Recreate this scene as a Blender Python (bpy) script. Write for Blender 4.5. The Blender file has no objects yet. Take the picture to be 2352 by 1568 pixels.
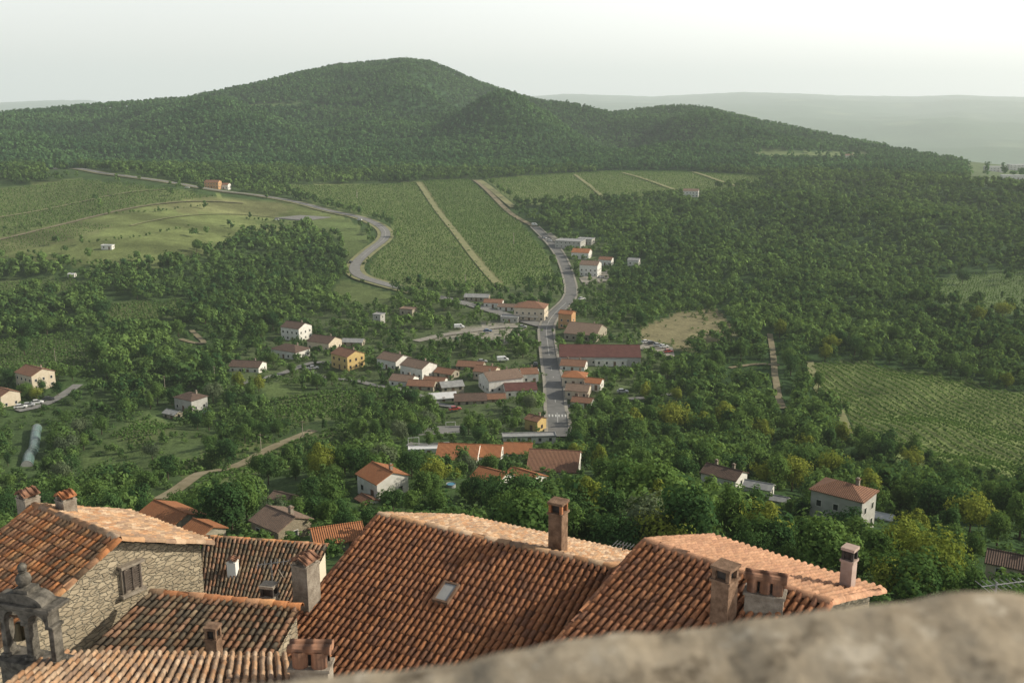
import bpy, math, random, time
import numpy as np
from mathutils import Vector, Matrix
T0=time.time()
rng=np.random.default_rng(7); random.seed(7)
S=bpy.context.scene; COL=S.collection
PI=math.pi; R=math.radians
H=110.0; TH=R(13.6); c=math.cos(TH); s=math.sin(TH); FP=35/36*2352
def lap(m): print('LAP',m,round(time.time()-T0,1))
def ray(px,py):
    u=(px-1176)/FP; v=(784-py)/FP
    return np.array([u,c+v*s,-s+v*c])
def W(px,py,Y):
    d=ray(px,py); t=Y/d[1]
    return Vector((d[0]*t,Y,H+d[2]*t))
def proj(x,y,z):
    dz=z-H; dep=np.maximum(y*c-dz*s,.01); up=y*s+dz*c
    return 1176+FP*x/dep, 784-FP*up/dep, dep
# ------------------------------------------------------------ terrain
def ss(a,b,x):
    t=np.clip((x-a)/(b-a),0,1); return t*t*(3-2*t)
def nz(x,y,L,seed):
    r=np.random.default_rng(seed); o=0
    for i in range(6):
        a=r.uniform(0,6.28); k=2*PI/(L*r.uniform(.6,1.6)); p=r.uniform(0,6.28)
        o=o+np.sin((x*math.cos(a)+y*math.sin(a))*k+p)
    return o/3
_rk=np.arange(0,800,2.)
_rz=np.interp(_rk,[0,30,60,100,150,200,260,330,400,470,800],[90,87,77,60,45,31,15,6,1.5,0,0])
_rz=np.convolve(np.pad(_rz,20,'edge'),np.ones(17)/17,'same')[20:-20]
def azel(p):
    d=ray(*p); return math.atan2(d[0],d[1]), d[2]/math.hypot(d[0],d[1])
SK=[(-150,262),(0,258),(200,240),(300,233),(420,224),(500,208),(600,187),(690,165),(780,147),(850,142),(930,134),(985,141),(1010,150),(1100,187),(1230,228),(1330,250),(1400,258),(1480,248),(1560,241),(1630,248),(1700,265),(1900,307),(2080,343),(2200,365),(2352,385),(2500,395)]
SKa=np.array([azel(p)[0] for p in SK]); SKe=np.array([azel(p)[1] for p in SK])
FS=[(-150,238),(0,236),(100,231),(200,230),(280,240),(1100,225),(1230,221),(1300,216),(1400,219),(1500,222),(1600,217),(1700,212),(1780,214),(1850,216),(1930,220),(2000,221),(2100,222),(2200,218),(2280,222),(2352,223),(2500,225)]
FSa=np.array([azel(p)[0] for p in FS]); FSe=np.array([azel(p)[1] for p in FS])
def DRf(az): return np.interp(az,[R(-40),R(-27),R(-16),R(-6),R(3),R(10),R(18),R(24),R(40)],[1850,1900,2050,2350,2200,2050,1850,1600,1500])
RF=18000.
def terr(x,y):
    x=np.asarray(x,float); y=np.asarray(y,float)
    r=np.hypot(x,y); az=np.arctan2(x,y)
    z=np.interp(r,_rk,_rz)
    z=z+25*ss(600,1250,r)
    z=z+16*ss(R(-7),R(-22),az)*ss(520,1000,r)*(1-ss(1100,1400,r))
    z=z+5*nz(x,y,260,11)*ss(330,600,r)*(1-ss(1000,1300,r))*(.35+.65*ss(R(3),R(10),np.abs(az+R(2))))
    z=z+1.6*nz(x,y,60,12)*ss(90,150,r)*(1-ss(380,460,r))
    Dr=DRf(az); r0=1250.
    Zr=H+Dr*np.interp(az,SKa,SKe)-9
    L=Dr-r0
    g=.45*ss(r0,r0+.45*L,r)+.55*ss(r0+.4*L,Dr,r)
    fall=1-ss(Dr+20,Dr+1000,r)
    amp=np.clip((Zr-25)/120,0,1)
    z=z+(Zr-25)*g*fall+(40*nz(x,y,380,3)+14*nz(x,y,170,5))*amp*np.clip(4*g*(1-g),0,1)*fall
    # a deep valley behind the first hills, then the long far ridge
    z=z-240*ss(Dr+60,Dr+1900,r)*(1-ss(5000,RF,r)**.8)
    Zf=H+RF*np.interp(az,FSa,FSe)
    z=z+(Zf-25)*ss(5000,RF,r)**.8+(34*nz(x,y,2600,21)+12*nz(x,y,800,22))*ss(4500,6500,r)*(1-ss(RF-7000,RF-1500,r))+4*nz(x,y,200,23)*ss(5000,8000,r)
    z=z-20*ss(RF,RF+2500,r)
    return z
def ground(px,py,r0=75.):
    d=ray(px,py); h=math.hypot(d[0],d[1]); rs=np.geomspace(r0,11000,5000)
    x=d[0]/h*rs; y=d[1]/h*rs; z=H+d[2]/h*rs
    i=np.argmax(z<terr(x,y))
    if i==0: i=len(rs)-1
    return Vector((float(x[i]),float(y[i]),float(terr(x[i],y[i]))))
def tz(x,y): return float(terr(x,y))
def inpoly(px,py,poly):
    r=np.zeros(np.shape(px),bool); n=len(poly)
    for i in range(n):
        x1,y1=poly[i]; x2,y2=poly[(i+1)%n]
        if y1==y2: continue
        k=((y1>py)!=(y2>py))&(px<(x2-x1)*(py-y1)/(y2-y1)+x1)
        r^=k
    return r
# ------------------------------------------------------------ materials
def newmat(name):
    m=bpy.data.materials.new(name); m.use_nodes=True
    nt=m.node_tree; nt.nodes.clear()
    return m,nt,nt.nodes,nt.links
def mix_rgb(n,l,fac,a,b,bt='MIX'):
    k=n.new('ShaderNodeMix'); k.data_type='RGBA'; k.blend_type=bt
    for sock,v in ((k.inputs[0],fac),(k.inputs[6],a),(k.inputs[7],b)):
        if isinstance(v,(int,float)): sock.default_value=v
        elif isinstance(v,tuple): sock.default_value=(*v[:3],1)
        else: l.new(v,sock)
    return k.outputs[2]
def noise(n,l,co,scale,detail=4,rough=.6):
    k=n.new('ShaderNodeTexNoise'); k.inputs['Scale'].default_value=scale
    k.inputs['Detail'].default_value=detail; k.inputs['Roughness'].default_value=rough
    l.new(co,k.inputs['Vector']); return k.outputs['Fac']
def ramp(n,l,f,a,b):
    k=n.new('ShaderNodeMapRange'); k.inputs[1].default_value=a; k.inputs[2].default_value=b
    l.new(f,k.inputs[0]); return k.outputs[0]
def finish(n,l,colr,rough=.9,height=None,bd=.02,spec=.2,metal=0):
    p=n.new('ShaderNodeBsdfPrincipled'); o=n.new('ShaderNodeOutputMaterial')
    if isinstance(colr,tuple): p.inputs['Base Color'].default_value=(*colr,1)
    else: l.new(colr,p.inputs['Base Color'])
    p.inputs['Roughness'].default_value=rough; p.inputs['Specular IOR Level'].default_value=spec
    p.inputs['Metallic'].default_value=metal
    if height is not None:
        b=n.new('ShaderNodeBump'); b.inputs['Distance'].default_value=bd
        l.new(height,b.inputs['Height']); l.new(b.outputs[0],p.inputs['Normal'])
    l.new(p.outputs[0],o.inputs[0]); return p
def nmat(name,c1,c2,scale=3.,rough=.9,bump=0,bd=.02,spec=.2,metal=0,lo=.35,hi=.65):
    m,nt,n,l=newmat(name); tc=n.new('ShaderNodeTexCoord').outputs['Object']
    f=noise(n,l,tc,scale); f2=ramp(n,l,f,lo,hi)
    colr=mix_rgb(n,l,f2,c1,c2)
    finish(n,l,colr,rough,noise(n,l,tc,scale*6) if bump else None,bd,spec,metal); return m
def rooftile_mat(name,c1,c2,c3):
    m,nt,n,l=newmat(name); tc=n.new('ShaderNodeTexCoord').outputs['Object']
    w=n.new('ShaderNodeTexWave'); w.inputs['Scale'].default_value=1.05; w.inputs['Distortion'].default_value=.4; l.new(tc,w.inputs[0])
    f=ramp(n,l,noise(n,l,tc,1.1,5,.7),.35,.65); f2=ramp(n,l,noise(n,l,tc,5.,3,.7),.4,.7)
    a=mix_rgb(n,l,f,c1,c2); b=mix_rgb(n,l,f2,a,c3)
    k=mix_rgb(n,l,.4,b,w.outputs[0],'MULTIPLY')
    finish(n,l,k,.9,w.outputs[1],.08); return m
def attr_mat(name,scale,bump=.01,rough=.9,lo=.7,hi=1.22):
    m,nt,n,l=newmat(name); a=n.new('ShaderNodeAttribute'); a.attribute_name='col'
    tc=n.new('ShaderNodeTexCoord').outputs['Object']
    f=noise(n,l,tc,scale,6,.7); g=noise(n,l,tc,.8,4,.6)
    k=a.outputs['Color']
    for ff,lo_,hi_ in ((f,lo,hi),(g,.8,1.12)):
        mr=n.new('ShaderNodeMapRange'); mr.inputs[1].default_value=.3; mr.inputs[2].default_value=.7; mr.inputs[3].default_value=lo_; mr.inputs[4].default_value=hi_
        l.new(ff,mr.inputs[0])
        v=n.new('ShaderNodeVectorMath'); v.operation='SCALE'; l.new(k,v.inputs[0]); l.new(mr.outputs[0],v.inputs['Scale']); k=v.outputs[0]
    lf=ramp(n,l,noise(n,l,tc,14,4,.7),.6,.78); k=mix_rgb(n,l,lf,k,(.21,.165,.115))
    finish(n,l,k,rough,f,bump); return m
def ground_mat():
    m,nt,n,l=newmat('ground_cover'); a=n.new('ShaderNodeAttribute'); a.attribute_name='col'
    tc=n.new('ShaderNodeTexCoord').outputs['Object']
    k=a.outputs['Color']
    for sc,lo,hi in ((.012,.88,1.12),(.09,.75,1.25),(.7,.7,1.3)):
        f=noise(n,l,tc,sc,5,.65)
        mr=n.new('ShaderNodeMapRange'); mr.inputs[1].default_value=.3; mr.inputs[2].default_value=.7; mr.inputs[3].default_value=lo; mr.inputs[4].default_value=hi
        l.new(f,mr.inputs[0]); v=n.new('ShaderNodeVectorMath'); v.operation='SCALE'; l.new(k,v.inputs[0]); l.new(mr.outputs[0],v.inputs['Scale']); k=v.outputs[0]
    finish(n,l,k,.95,noise(n,l,tc,.5,6),.35,.05); return m
def leaf_mat(name,dark,light,obj=False):
    m,nt,n,l=newmat(name); a=n.new('ShaderNodeAttribute'); a.attribute_name='tint'
    f=a.outputs['Fac']
    if obj:
        oi=n.new('ShaderNodeObjectInfo'); mm=n.new('ShaderNodeMath'); mm.operation='MULTIPLY_ADD'; mm.inputs[1].default_value=.5
        l.new(f,mm.inputs[0]); m2=n.new('ShaderNodeMath'); m2.operation='MULTIPLY'; m2.inputs[1].default_value=.5; l.new(oi.outputs['Random'],m2.inputs[0]); l.new(m2.outputs[0],mm.inputs[2]); f=mm.outputs[0]
    colr=mix_rgb(n,l,f,dark,light)
    d=n.new('ShaderNodeBsdfDiffuse'); t=n.new('ShaderNodeBsdfTranslucent'); x=n.new('ShaderNodeMixShader'); x.inputs[0].default_value=.28
    tcol=mix_rgb(n,l,.5,colr,(light[0]*1.1,light[1]*1.05,light[2]*.6))
    l.new(colr,d.inputs[0]); l.new(tcol,t.inputs[0]); l.new(d.outputs[0],x.inputs[1]); l.new(t.outputs[0],x.inputs[2])
    o=n.new('ShaderNodeOutputMaterial'); l.new(x.outputs[0],o.inputs[0]); return m
def stone_mat(name,ca,cb,cm,sx=4.,sz=8.):
    m,nt,n,l=newmat(name); tc=n.new('ShaderNodeTexCoord').outputs['Object']
    mp=n.new('ShaderNodeMapping'); mp.inputs['Scale'].default_value=(sx,sx,sz); l.new(tc,mp.inputs[0])
    nv=n.new('ShaderNodeTexNoise'); nv.inputs['Scale'].default_value=1.5; l.new(mp.outputs[0],nv.inputs[0])
    av=n.new('ShaderNodeVectorMath'); av.operation='MULTIPLY_ADD'; av.inputs[1].default_value=(.5,.5,.5); l.new(nv.outputs['Color'],av.inputs[0]); l.new(mp.outputs[0],av.inputs[2])
    v=n.new('ShaderNodeTexVoronoi'); l.new(av.outputs[0],v.inputs['Vector']); v.inputs['Scale'].default_value=1.
    e=n.new('ShaderNodeTexVoronoi'); e.feature='DISTANCE_TO_EDGE'; e.inputs['Scale'].default_value=1.; l.new(av.outputs[0],e.inputs['Vector'])
    sv=n.new('ShaderNodeSeparateColor'); l.new(v.outputs['Color'],sv.inputs[0])
    st=mix_rgb(n,l,sv.outputs[0],ca,cb)
    ng=ramp(n,l,noise(n,l,tc,2.,5,.7),.3,.7)
    st=mix_rgb(n,l,ng,mix_rgb(n,l,.35,st,(.14,.12,.09)),st)
    ed=ramp(n,l,e.outputs['Distance'],.02,.1)
    k=mix_rgb(n,l,ed,cm,st)
    finish(n,l,k,.95,ed,.04); return m
M={}
M['ground']=ground_mat()
M['asphalt']=nmat('asphalt',(.18,.175,.165),(.23,.225,.215),.4)
M['street']=nmat('street_asphalt',(.13,.13,.125),(.18,.175,.17),.3)
M['paving']=nmat('pale_paving',(.23,.21,.18),(.32,.3,.255),.5)
M['dirt']=nmat('dirt',(.17,.145,.085),(.25,.215,.14),.3)
M['grasspath']=nmat('dry_grass_path',(.18,.19,.085),(.26,.25,.125),.2)
M['paint']=nmat('road_paint',(.36,.36,.34),(.6,.6,.57),2)
M['white']=nmat('white_plaster',(.6,.58,.53),(.74,.72,.68),.8)
M['cream']=nmat('cream_plaster',(.52,.44,.33),(.6,.52,.41),.8)
M['yellow']=nmat('yellow_plaster',(.52,.37,.15),(.6,.44,.2),.8)
M['ochre']=nmat('orange_plaster',(.44,.25,.12),(.5,.3,.16),.8)
M['grey']=nmat('grey_plaster',(.36,.35,.32),(.46,.45,.42),.7)
M['stone']=stone_mat('rubble_stone',(.5,.42,.3),(.33,.27,.19),(.33,.29,.22),5.,11.)
M['stonefar']=nmat('old_stone',(.25,.22,.17),(.4,.36,.28),1.5)
M['chimstone']=nmat('rendered_chimney',(.2,.165,.13),(.34,.295,.24),5,bump=1)
M['brick']=nmat('weathered_brick',(.14,.085,.055),(.28,.18,.12),6,bump=1)
M['pink']=nmat('pink_render',(.34,.25,.21),(.45,.34,.29),4)
M['dark']=nmat('sooty_dark',(.03,.027,.025),(.07,.06,.055),5)
M['orange']=rooftile_mat('orange_roof',(.45,.175,.075),(.5,.22,.1),(.32,.14,.075))
M['brown']=rooftile_mat('brown_roof',(.29,.145,.09),(.36,.19,.115),(.19,.11,.08))
M['darkroof']=rooftile_mat('dark_roof',(.14,.095,.075),(.21,.135,.1),(.1,.075,.065))
M['mauve']=rooftile_mat('weathered_roof',(.27,.18,.13),(.35,.24,.18),(.16,.125,.1))
M['redsheet']=nmat('red_metal_sheet',(.1,.042,.036),(.135,.058,.048),.6,.6)
M['greysheet']=nmat('grey_sheet',(.24,.24,.24),(.34,.34,.33),.8,.6)
M['whitesheet']=nmat('white_sheet',(.55,.55,.55),(.65,.65,.65),.6,.6)
M['tile']=attr_mat('terracotta_tile',9.,.01)
M['glass']=nmat('dark_glass',(.015,.018,.02),(.04,.045,.05),1,.15,spec=.5)
M['frame']=nmat('window_frame',(.5,.48,.44),(.62,.6,.55),4)
M['wood']=nmat('brown_wood',(.12,.075,.05),(.2,.13,.09),6)
M['shutter']=nmat('grey_shutter_wood',(.075,.06,.05),(.13,.105,.088),6)
M['bark']=nmat('bark',(.06,.045,.03),(.12,.09,.065),4,bump=1,bd=.05)
M['limestone']=nmat('carved_limestone',(.055,.05,.043),(.18,.163,.137),7,bump=1)
M['metal']=nmat('grey_metal',(.2,.2,.2),(.3,.3,.3),4,.5,metal=.6)
M['rubber']=nmat('rubber',(.02,.02,.02),(.03,.03,.03),4)
M['bronze']=nmat('bronze',(.06,.05,.03),(.1,.08,.05),4,.5,metal=.7)
M['plastic']=nmat('polytunnel_film',(.07,.13,.115),(.14,.21,.19),.5,.35,spec=.5)
M['blue']=nmat('pool_blue',(.06,.2,.3),(.09,.26,.38),2,.2)
M['lamp']=nmat('lamp_lens',(.7,.7,.68),(.8,.8,.78),3,.2)
for nm,cc in (('carwhite',(.75,.75,.74)),('carsilver',(.4,.41,.42)),('cardark',(.04,.045,.05)),('carred',(.35,.04,.03)),('carblue',(.06,.12,.25))):
    M[nm]=nmat(nm[3:]+'_car_paint',tuple(v*.92 for v in cc),cc,2,.3,spec=.5)
LEAF=[leaf_mat('dark_green_leaves',(.022,.06,.025),(.09,.165,.052),True),
      leaf_mat('mid_green_leaves',(.042,.096,.03),(.16,.25,.065),True),
      leaf_mat('yellow_green_leaves',(.12,.17,.03),(.29,.32,.062),True),
      leaf_mat('grey_green_leaves',(.085,.125,.07),(.17,.21,.115),True)]
LEAFS=leaf_mat('woodland_leaves',(.023,.066,.028),(.185,.285,.078))
LEAFH=leaf_mat('hill_leaves',(.021,.068,.034),(.135,.25,.088))
LEAFV=leaf_mat('vine_leaves',(.06,.13,.037),(.165,.262,.07))
# ------------------------------------------------------------ object helpers
def link(o): COL.objects.link(o); return o
def tag(o,label=None,cat=None,group=None,kind=None):
    if label: o['label']=label
    if cat: o['category']=cat
    if group: o['group']=group
    if kind: o['kind']=kind
    return o
def empty(name,loc,rz=0.):
    o=bpy.data.objects.new(name,None); o.location=loc; o.rotation_euler=(0,0,rz); o.empty_display_size=.3; return link(o)
def npmesh(name,V,F,tint=None,colr=None,mat=None):
    me=bpy.data.meshes.new(name); F=np.asarray(F,np.int32); m,k=F.shape
    me.vertices.add(len(V)); me.vertices.foreach_set('co',np.asarray(V,np.float32).ravel())
    me.loops.add(m*k); me.loops.foreach_set('vertex_index',F.ravel())
    me.polygons.add(m); me.polygons.foreach_set('loop_start',np.arange(0,m*k,k,dtype=np.int32))
    if tint is not None: me.attributes.new('tint','FLOAT','POINT').data.foreach_set('value',np.asarray(tint,np.float32))
    if colr is not None:
        cc=np.ones((len(V),4),np.float32); cc[:,:3]=colr
        me.attributes.new('col','FLOAT_COLOR','POINT').data.foreach_set('color',cc.ravel())
    me.update(calc_edges=True)
    if mat: me.materials.append(mat)
    return me
def obj(name,me,parent=None):
    o=bpy.data.objects.new(name,me); link(o)
    if parent: o.parent=parent
    return o
class MB:
    def __init__(s_,o=(0,0,0)): s_.v=[]; s_.f=[]; s_.mi=[]; s_.o=Vector(o); s_.cur=0
    def add(s_,vs,fs):
        b=len(s_.v); s_.v+=[tuple(Vector(q)-s_.o) for q in vs]; s_.f+=[tuple(b+i for i in q) for q in fs]; s_.mi+=[s_.cur]*len(fs); return s_
    def box(s_,ce,sz,rz=0.,taper=1.):
        ce=Vector(ce); a,b,d=[q/2 for q in sz]; m=Matrix.Rotation(rz,3,'Z')
        vs=[ce+m@Vector((x*a*(taper if z>0 else 1),y*b*(taper if z>0 else 1),z*d)) for z in(-1,1) for x,y in((-1,-1),(1,-1),(1,1),(-1,1))]
        return s_.add(vs,[(3,2,1,0),(4,5,6,7),(0,1,5,4),(1,2,6,5),(2,3,7,6),(3,0,4,7)])
    def tube(s_,p,q,r0,r1=None,n=8,cap=True):
        p=Vector(p);q=Vector(q); r1=r0 if r1 is None else r1
        d=(q-p).normalized(); a=d.orthogonal().normalized(); b=d.cross(a)
        vs=[p+(a*math.cos(t)+b*math.sin(t))*r0 for t in [2*PI*i/n for i in range(n)]]+[q+(a*math.cos(t)+b*math.sin(t))*r1 for t in [2*PI*i/n for i in range(n)]]
        fs=[(i,(i+1)%n,n+(i+1)%n,n+i) for i in range(n)]
        if cap: fs+=[tuple(range(n))[::-1],tuple(range(n,2*n))]
        return s_.add(vs,fs)
    def lathe(s_,ce,prof,n=14):
        ce=Vector(ce); vs=[];fs=[]
        for r,z in prof:
            vs+=[ce+Vector((r*math.cos(2*PI*i/n),r*math.sin(2*PI*i/n),z)) for i in range(n)]
        for j in range(len(prof)-1):
            fs+=[(j*n+i,j*n+(i+1)%n,(j+1)*n+(i+1)%n,(j+1)*n+i) for i in range(n)]
        return s_.add(vs,fs)
    def prism(s_,poly,ext):
        n=len(poly); ext=Vector(ext); poly=[Vector(q) for q in poly]
        vs=poly+[q+ext for q in poly]
        return s_.add(vs,[tuple(range(n))[::-1],tuple(range(n,2*n))]+[(i,(i+1)%n,n+(i+1)%n,n+i) for i in range(n)])
    def mat(s_,i): s_.cur=i; return s_
    def mesh(s_,name,mats):
        me=bpy.data.meshes.new(name); me.from_pydata(s_.v,[],s_.f)
        for m in (mats if isinstance(mats,(list,tuple)) else [mats]): me.materials.append(m)
        me.polygons.foreach_set('material_index',s_.mi); me.update(); return me
    def build(s_,name,mats,parent=None): return obj(name,s_.mesh(name,mats),parent)
def bevel(o,w,seg=2):
    m=o.modifiers.new('bevel','BEVEL'); m.width=w; m.segments=seg; m.limit_method='ANGLE'; return o
# ------------------------------------------------------------ field zones (outlines seen on the ground)
FIELDS={
'vineA':[(640,425),(955,420),(1010,490),(1070,560),(1140,655),(1100,668),(930,655),(860,640),(846,612),(862,588),(912,545),(892,506),(800,484),(690,456)],
'vineB':[(968,416),(1075,412),(1120,450),(1175,490),(1215,535),(1258,588),(1280,655),(1160,655),(1060,545)],
'vineC':[(1115,412),(1260,402),(1400,393),(1560,393),(1760,406),(1720,430),(1560,444),(1420,460),(1300,464),(1190,472)],
'vineR':[(1860,838),(1960,828),(2200,872),(2352,907),(2440,925),(2440,1115),(2190,1100),(1970,1015),(1935,945),(1870,885)],
'vineL':[(-80,440),(180,412),(380,434),(500,452),(330,472),(150,512),(-80,560)],
'vineS':[(-60,650),(110,640),(240,655),(150,670),(-60,692)],
'vineT':[(640,912),(860,892),(900,922),(800,960),(625,985)],
'vineU':[(-60,790),(120,770),(230,790),(200,845),(60,850),(-60,840)],
'vineW':[(670,1012),(760,985),(800,1000),(600,1085),(450,1135),(430,1128),(520,1085)],
'vineX':[(250,700),(420,690),(440,720),(300,745),(240,735)],
'vineY':[(380,1075),(470,1040),(600,1005),(640,1012),(500,1065),(420,1100)],
'meadow':[(100,602),(-80,585),(-80,560),(180,505),(330,470),(500,448),(690,470),(800,500),(850,545),(830,590),(795,600),(780,545),(690,525),(560,545),(500,580),(300,625)],
'meadowA':[(330,472),(500,450),(690,472),(640,494),(420,488)],
'meadowB':[(560,505),(800,502),(850,545),(830,590),(795,598),(780,545),(690,525)],
'vineM':[(-80,562),(60,536),(180,512),(260,520),(150,556),(-80,590)],
'meadow2':[(790,640),(930,680),(890,705),(740,690)],
'meadow3':[(240,1000),(330,945),(420,975),(500,1005),(400,1075),(330,1110),(180,1085),(190,1050)],
'vineZ':[(250,1005),(330,960),(410,980),(330,1030)],
'yard':[(600,885),(690,868),(695,900),(620,920)],
'dry':[(1462,756),(1560,718),(1640,704),(1700,765),(1600,802),(1480,786)],
'clear1':[(2130,650),(2200,632),(2352,620),(2440,640),(2440,725),(2180,705)],
'clear2':[(1730,345),(1990,350),(2000,372),(1740,368)],
'clear3':[(540,240),(840,243),(830,252),(560,250)],
'clear4':[(2210,372),(2440,372),(2440,428),(2230,424)],
'parking':[(950,788),(1050,760),(1110,742),(1205,745),(1215,775),(1130,790),(1050,778)],
'verge':[(1140,655),(1070,560),(955,420),(970,418),(1060,545),(1165,658)],
}
VILLAGE=[(520,830),(700,720),(950,680),(1060,660),(1310,650),(1260,540),(1330,540),(1400,560),(1400,640),(1500,800),(1560,850),(1400,950),(1300,1000),(1150,1010),(1000,970),(880,880),(560,890)]
SLOPE=[(-100,1000),(200,880),(560,890),(900,880),(1000,980),(780,1100),(500,1180),(-100,1200)]
LOWR=[(2150,1190),(2440,1150),(2440,1400),(2200,1370)]
az=np.concatenate([np.linspace(-75,-34.5,40),np.arange(-34,34.01,.125),np.linspace(34.5,75,40)])*PI/180
rr=np.concatenate([[2.5],np.geomspace(4,24000,450)])
AZ,RR=np.meshgrid(az,rr,indexing='ij'); X=RR*np.sin(AZ); Y=RR*np.cos(AZ); Z=terr(X,Y)
PX,PY,DEP=proj(X,Y,Z)
jx=PX+6*nz(X,Y,25,41)*np.clip(300/RR,.2,1); jy=PY+3*nz(X,Y,25,42)*np.clip(300/RR,.2,1)
C=np.zeros(X.shape+(3,)); C[:]=(.054,.09,.032)
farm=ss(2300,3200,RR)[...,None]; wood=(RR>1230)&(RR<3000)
C[wood]=(.035,.075,.032)
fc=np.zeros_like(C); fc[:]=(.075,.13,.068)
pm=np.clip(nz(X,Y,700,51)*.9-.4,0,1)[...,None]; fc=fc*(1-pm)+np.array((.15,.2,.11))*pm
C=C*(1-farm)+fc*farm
vis=RR>80
wz=vis&inpoly(jx,jy,[(1180,480),(2500,400),(2500,1330),(1500,1250),(1330,1050),(1560,900),(1400,620)]); C[wz]=(.045,.085,.03)
v=vis&inpoly(jx,jy,VILLAGE); C[v]=(.085,.115,.05)
sl=vis&inpoly(jx,jy,SLOPE); C[sl]=(.062,.098,.036)
ZC={'vineA':(.15,.185,.07),'vineB':(.135,.175,.064),'vineC':(.15,.185,.072),'vineR':(.165,.205,.074),'vineL':(.135,.165,.064),'vineS':(.11,.14,.055),'vineT':(.1,.13,.05),'vineU':(.09,.12,.047),'vineW':(.105,.13,.052),'vineX':(.105,.13,.05),'vineY':(.105,.13,.05),'vineZ':(.1,.125,.05),'vineM':(.14,.155,.066),'meadow':(.145,.175,.064),'meadowA':(.17,.18,.078),'meadowB':(.115,.155,.055),'meadow2':(.115,.15,.055),'meadow3':(.08,.115,.042),'yard':(.1,.14,.05),'dry':(.2,.18,.1),'clear1':(.12,.165,.065),'clear2':(.14,.18,.08),'clear3':(.11,.16,.065),'clear4':(.12,.16,.08),'parking':(.3,.28,.23),'verge':(.18,.185,.085)}
for k,pl in FIELDS.items():
    q=vis&(RR<2600)&inpoly(jx,jy,pl); C[q]=ZC[k]
me_=vis&(inpoly(jx,jy,FIELDS['meadow'])|inpoly(jx,jy,FIELDS['meadow3']))
C[me_]*=(1+.2*np.sin((X*.35+Y*.9)*.13+1.8*nz(X,Y,150,44))[...,None])[me_]*(1+.18*nz(X,Y,90,45))[...,None][me_]
na,nr=X.shape; I=np.arange(na*nr).reshape(na,nr)
F=np.stack([I[:-1,:-1],I[1:,:-1],I[1:,1:],I[:-1,1:]],-1).reshape(-1,4)[:,::-1]
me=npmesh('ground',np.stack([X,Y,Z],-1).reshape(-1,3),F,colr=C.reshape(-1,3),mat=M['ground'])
me.polygons.foreach_set('use_smooth',np.ones(len(me.polygons),bool))
tag(obj('ground',me),kind='structure'); lap('ground')
# ------------------------------------------------------------ roads
ROADPTS=[]; ROADW=[]
def smooth(pts,it=2):
    for _ in range(it):
        q=[pts[0]]
        for a,b in zip(pts[:-1],pts[1:]): q+=[a*.75+b*.25,a*.25+b*.75]
        pts=q+[pts[-1]]
    return pts
def path(pp):
    w=[np.array(ground(*p)[:2]) for p in pp]; w=smooth(w); out=[w[0]]
    for a,b in zip(w[:-1],w[1:]):
        n=max(1,int(np.linalg.norm(b-a)/4)); out+=[a+(b-a)*(i+1)/n for i in range(n)]
    return np.array(out)
def strip(name,w,o0,o1,mat,off,block=True,kind='structure'):
    t=np.gradient(w,axis=0); t/=np.linalg.norm(t,axis=1)[:,None]+1e-9; nn=np.stack([-t[:,1],t[:,0]],1)
    a=w+nn*o0; b=w+nn*o1
    za=terr(a[:,0],a[:,1]); zb=terr(b[:,0],b[:,1]); zc=terr(w[:,0],w[:,1]); r=np.hypot(w[:,0],w[:,1])
    zz=np.maximum(np.maximum(za,zb)*.5+zc*.5,zc)+off*(1+r/700)
    V=np.concatenate([np.c_[a,zz],np.c_[b,zz]]); n=len(w); i=np.arange(n-1)
    F=np.stack([i,i+1,n+i+1,n+i],1)[:,::-1]
    o=obj(name,npmesh(name,V,F,mat=mat)); tag(o,kind=kind)
    return o
def road(name,pp,wd,mat,off=.25,screen=True):
    w=path(pp); strip(name,w,-wd/2,wd/2,mat,off)
    for q in w[::2]:
        ROADPTS.append((q[0],q[1],tz(*q))); ROADW.append(wd*.5+1.5 if screen else -(wd*.5+1))
    return w
main=road('street',[(1283,1005),(1275,900),(1265,840),(1256,780),(1254,752),(1270,725),(1308,692),(1314,662),(1297,605),(1272,565),(1228,522)],6.2,M['street'],.25)
strip('pavement',main,3.3,4.3,M['paving'],.36); strip('pavement',main,-4.3,-3.3,M['paving'],.36)
strip('kerb',main,3.1,3.3,M['paving'],.38); strip('kerb',main,-3.3,-3.1,M['paving'],.38)
strip('road_marking',main[:len(main)//2],-.09,.09,M['paint'],.275)
wr=road('road',[(1256,752),(1200,737),(1120,712),(1060,696),(990,680),(930,666),(870,650),(818,634),(812,610),(846,578),(888,550),(884,525),(830,500),(760,487),(690,466),(600,450),(500,440),(400,422),(300,408),(200,395),(110,378)],7.2,M['asphalt'],.3)
strip('road_verge',wr[20:],3.7,6.5,M['grasspath'],.22); strip('road_verge',wr[20:],-6.5,-3.7,M['grasspath'],.22)
strip('road_marking',wr[10:],-.1,.1,M['paint'],.33)
road('upper_street',[(1228,522),(1180,497),(1160,480),(1090,415)],5,M['dirt'],.3)
road('dirt_track',[(365,1150),(430,1112),(480,1085),(600,1040),(720,990)],3.4,M['dirt'],.25)
road('gravel_track',[(1768,768),(1778,830),(1782,890),(1800,940)],2.6,M['dirt'],.25)
road('lane',[(1676,846),(1740,836),(1790,840)],2.4,M['dirt'])
road('lane',[(540,888),(600,872),(650,858),(690,842),(730,832),(790,840)],3.6,M['asphalt'],.25,False)
road('lane',[(690,842),(740,868),(840,880),(950,905),(1040,935)],3,M['asphalt'],.25,False)
road('lane',[(415,780),(440,788),(475,792),(450,770),(440,760)],2.6,M['dirt'])
road('lane',[(955,785),(1020,770),(1080,762),(1140,752),(1210,752)],5,M['paving'])
road('lane',[(1300,935),(1400,920),(1500,915),(1560,905)],3.,M['asphalt'],.25,False)
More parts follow.
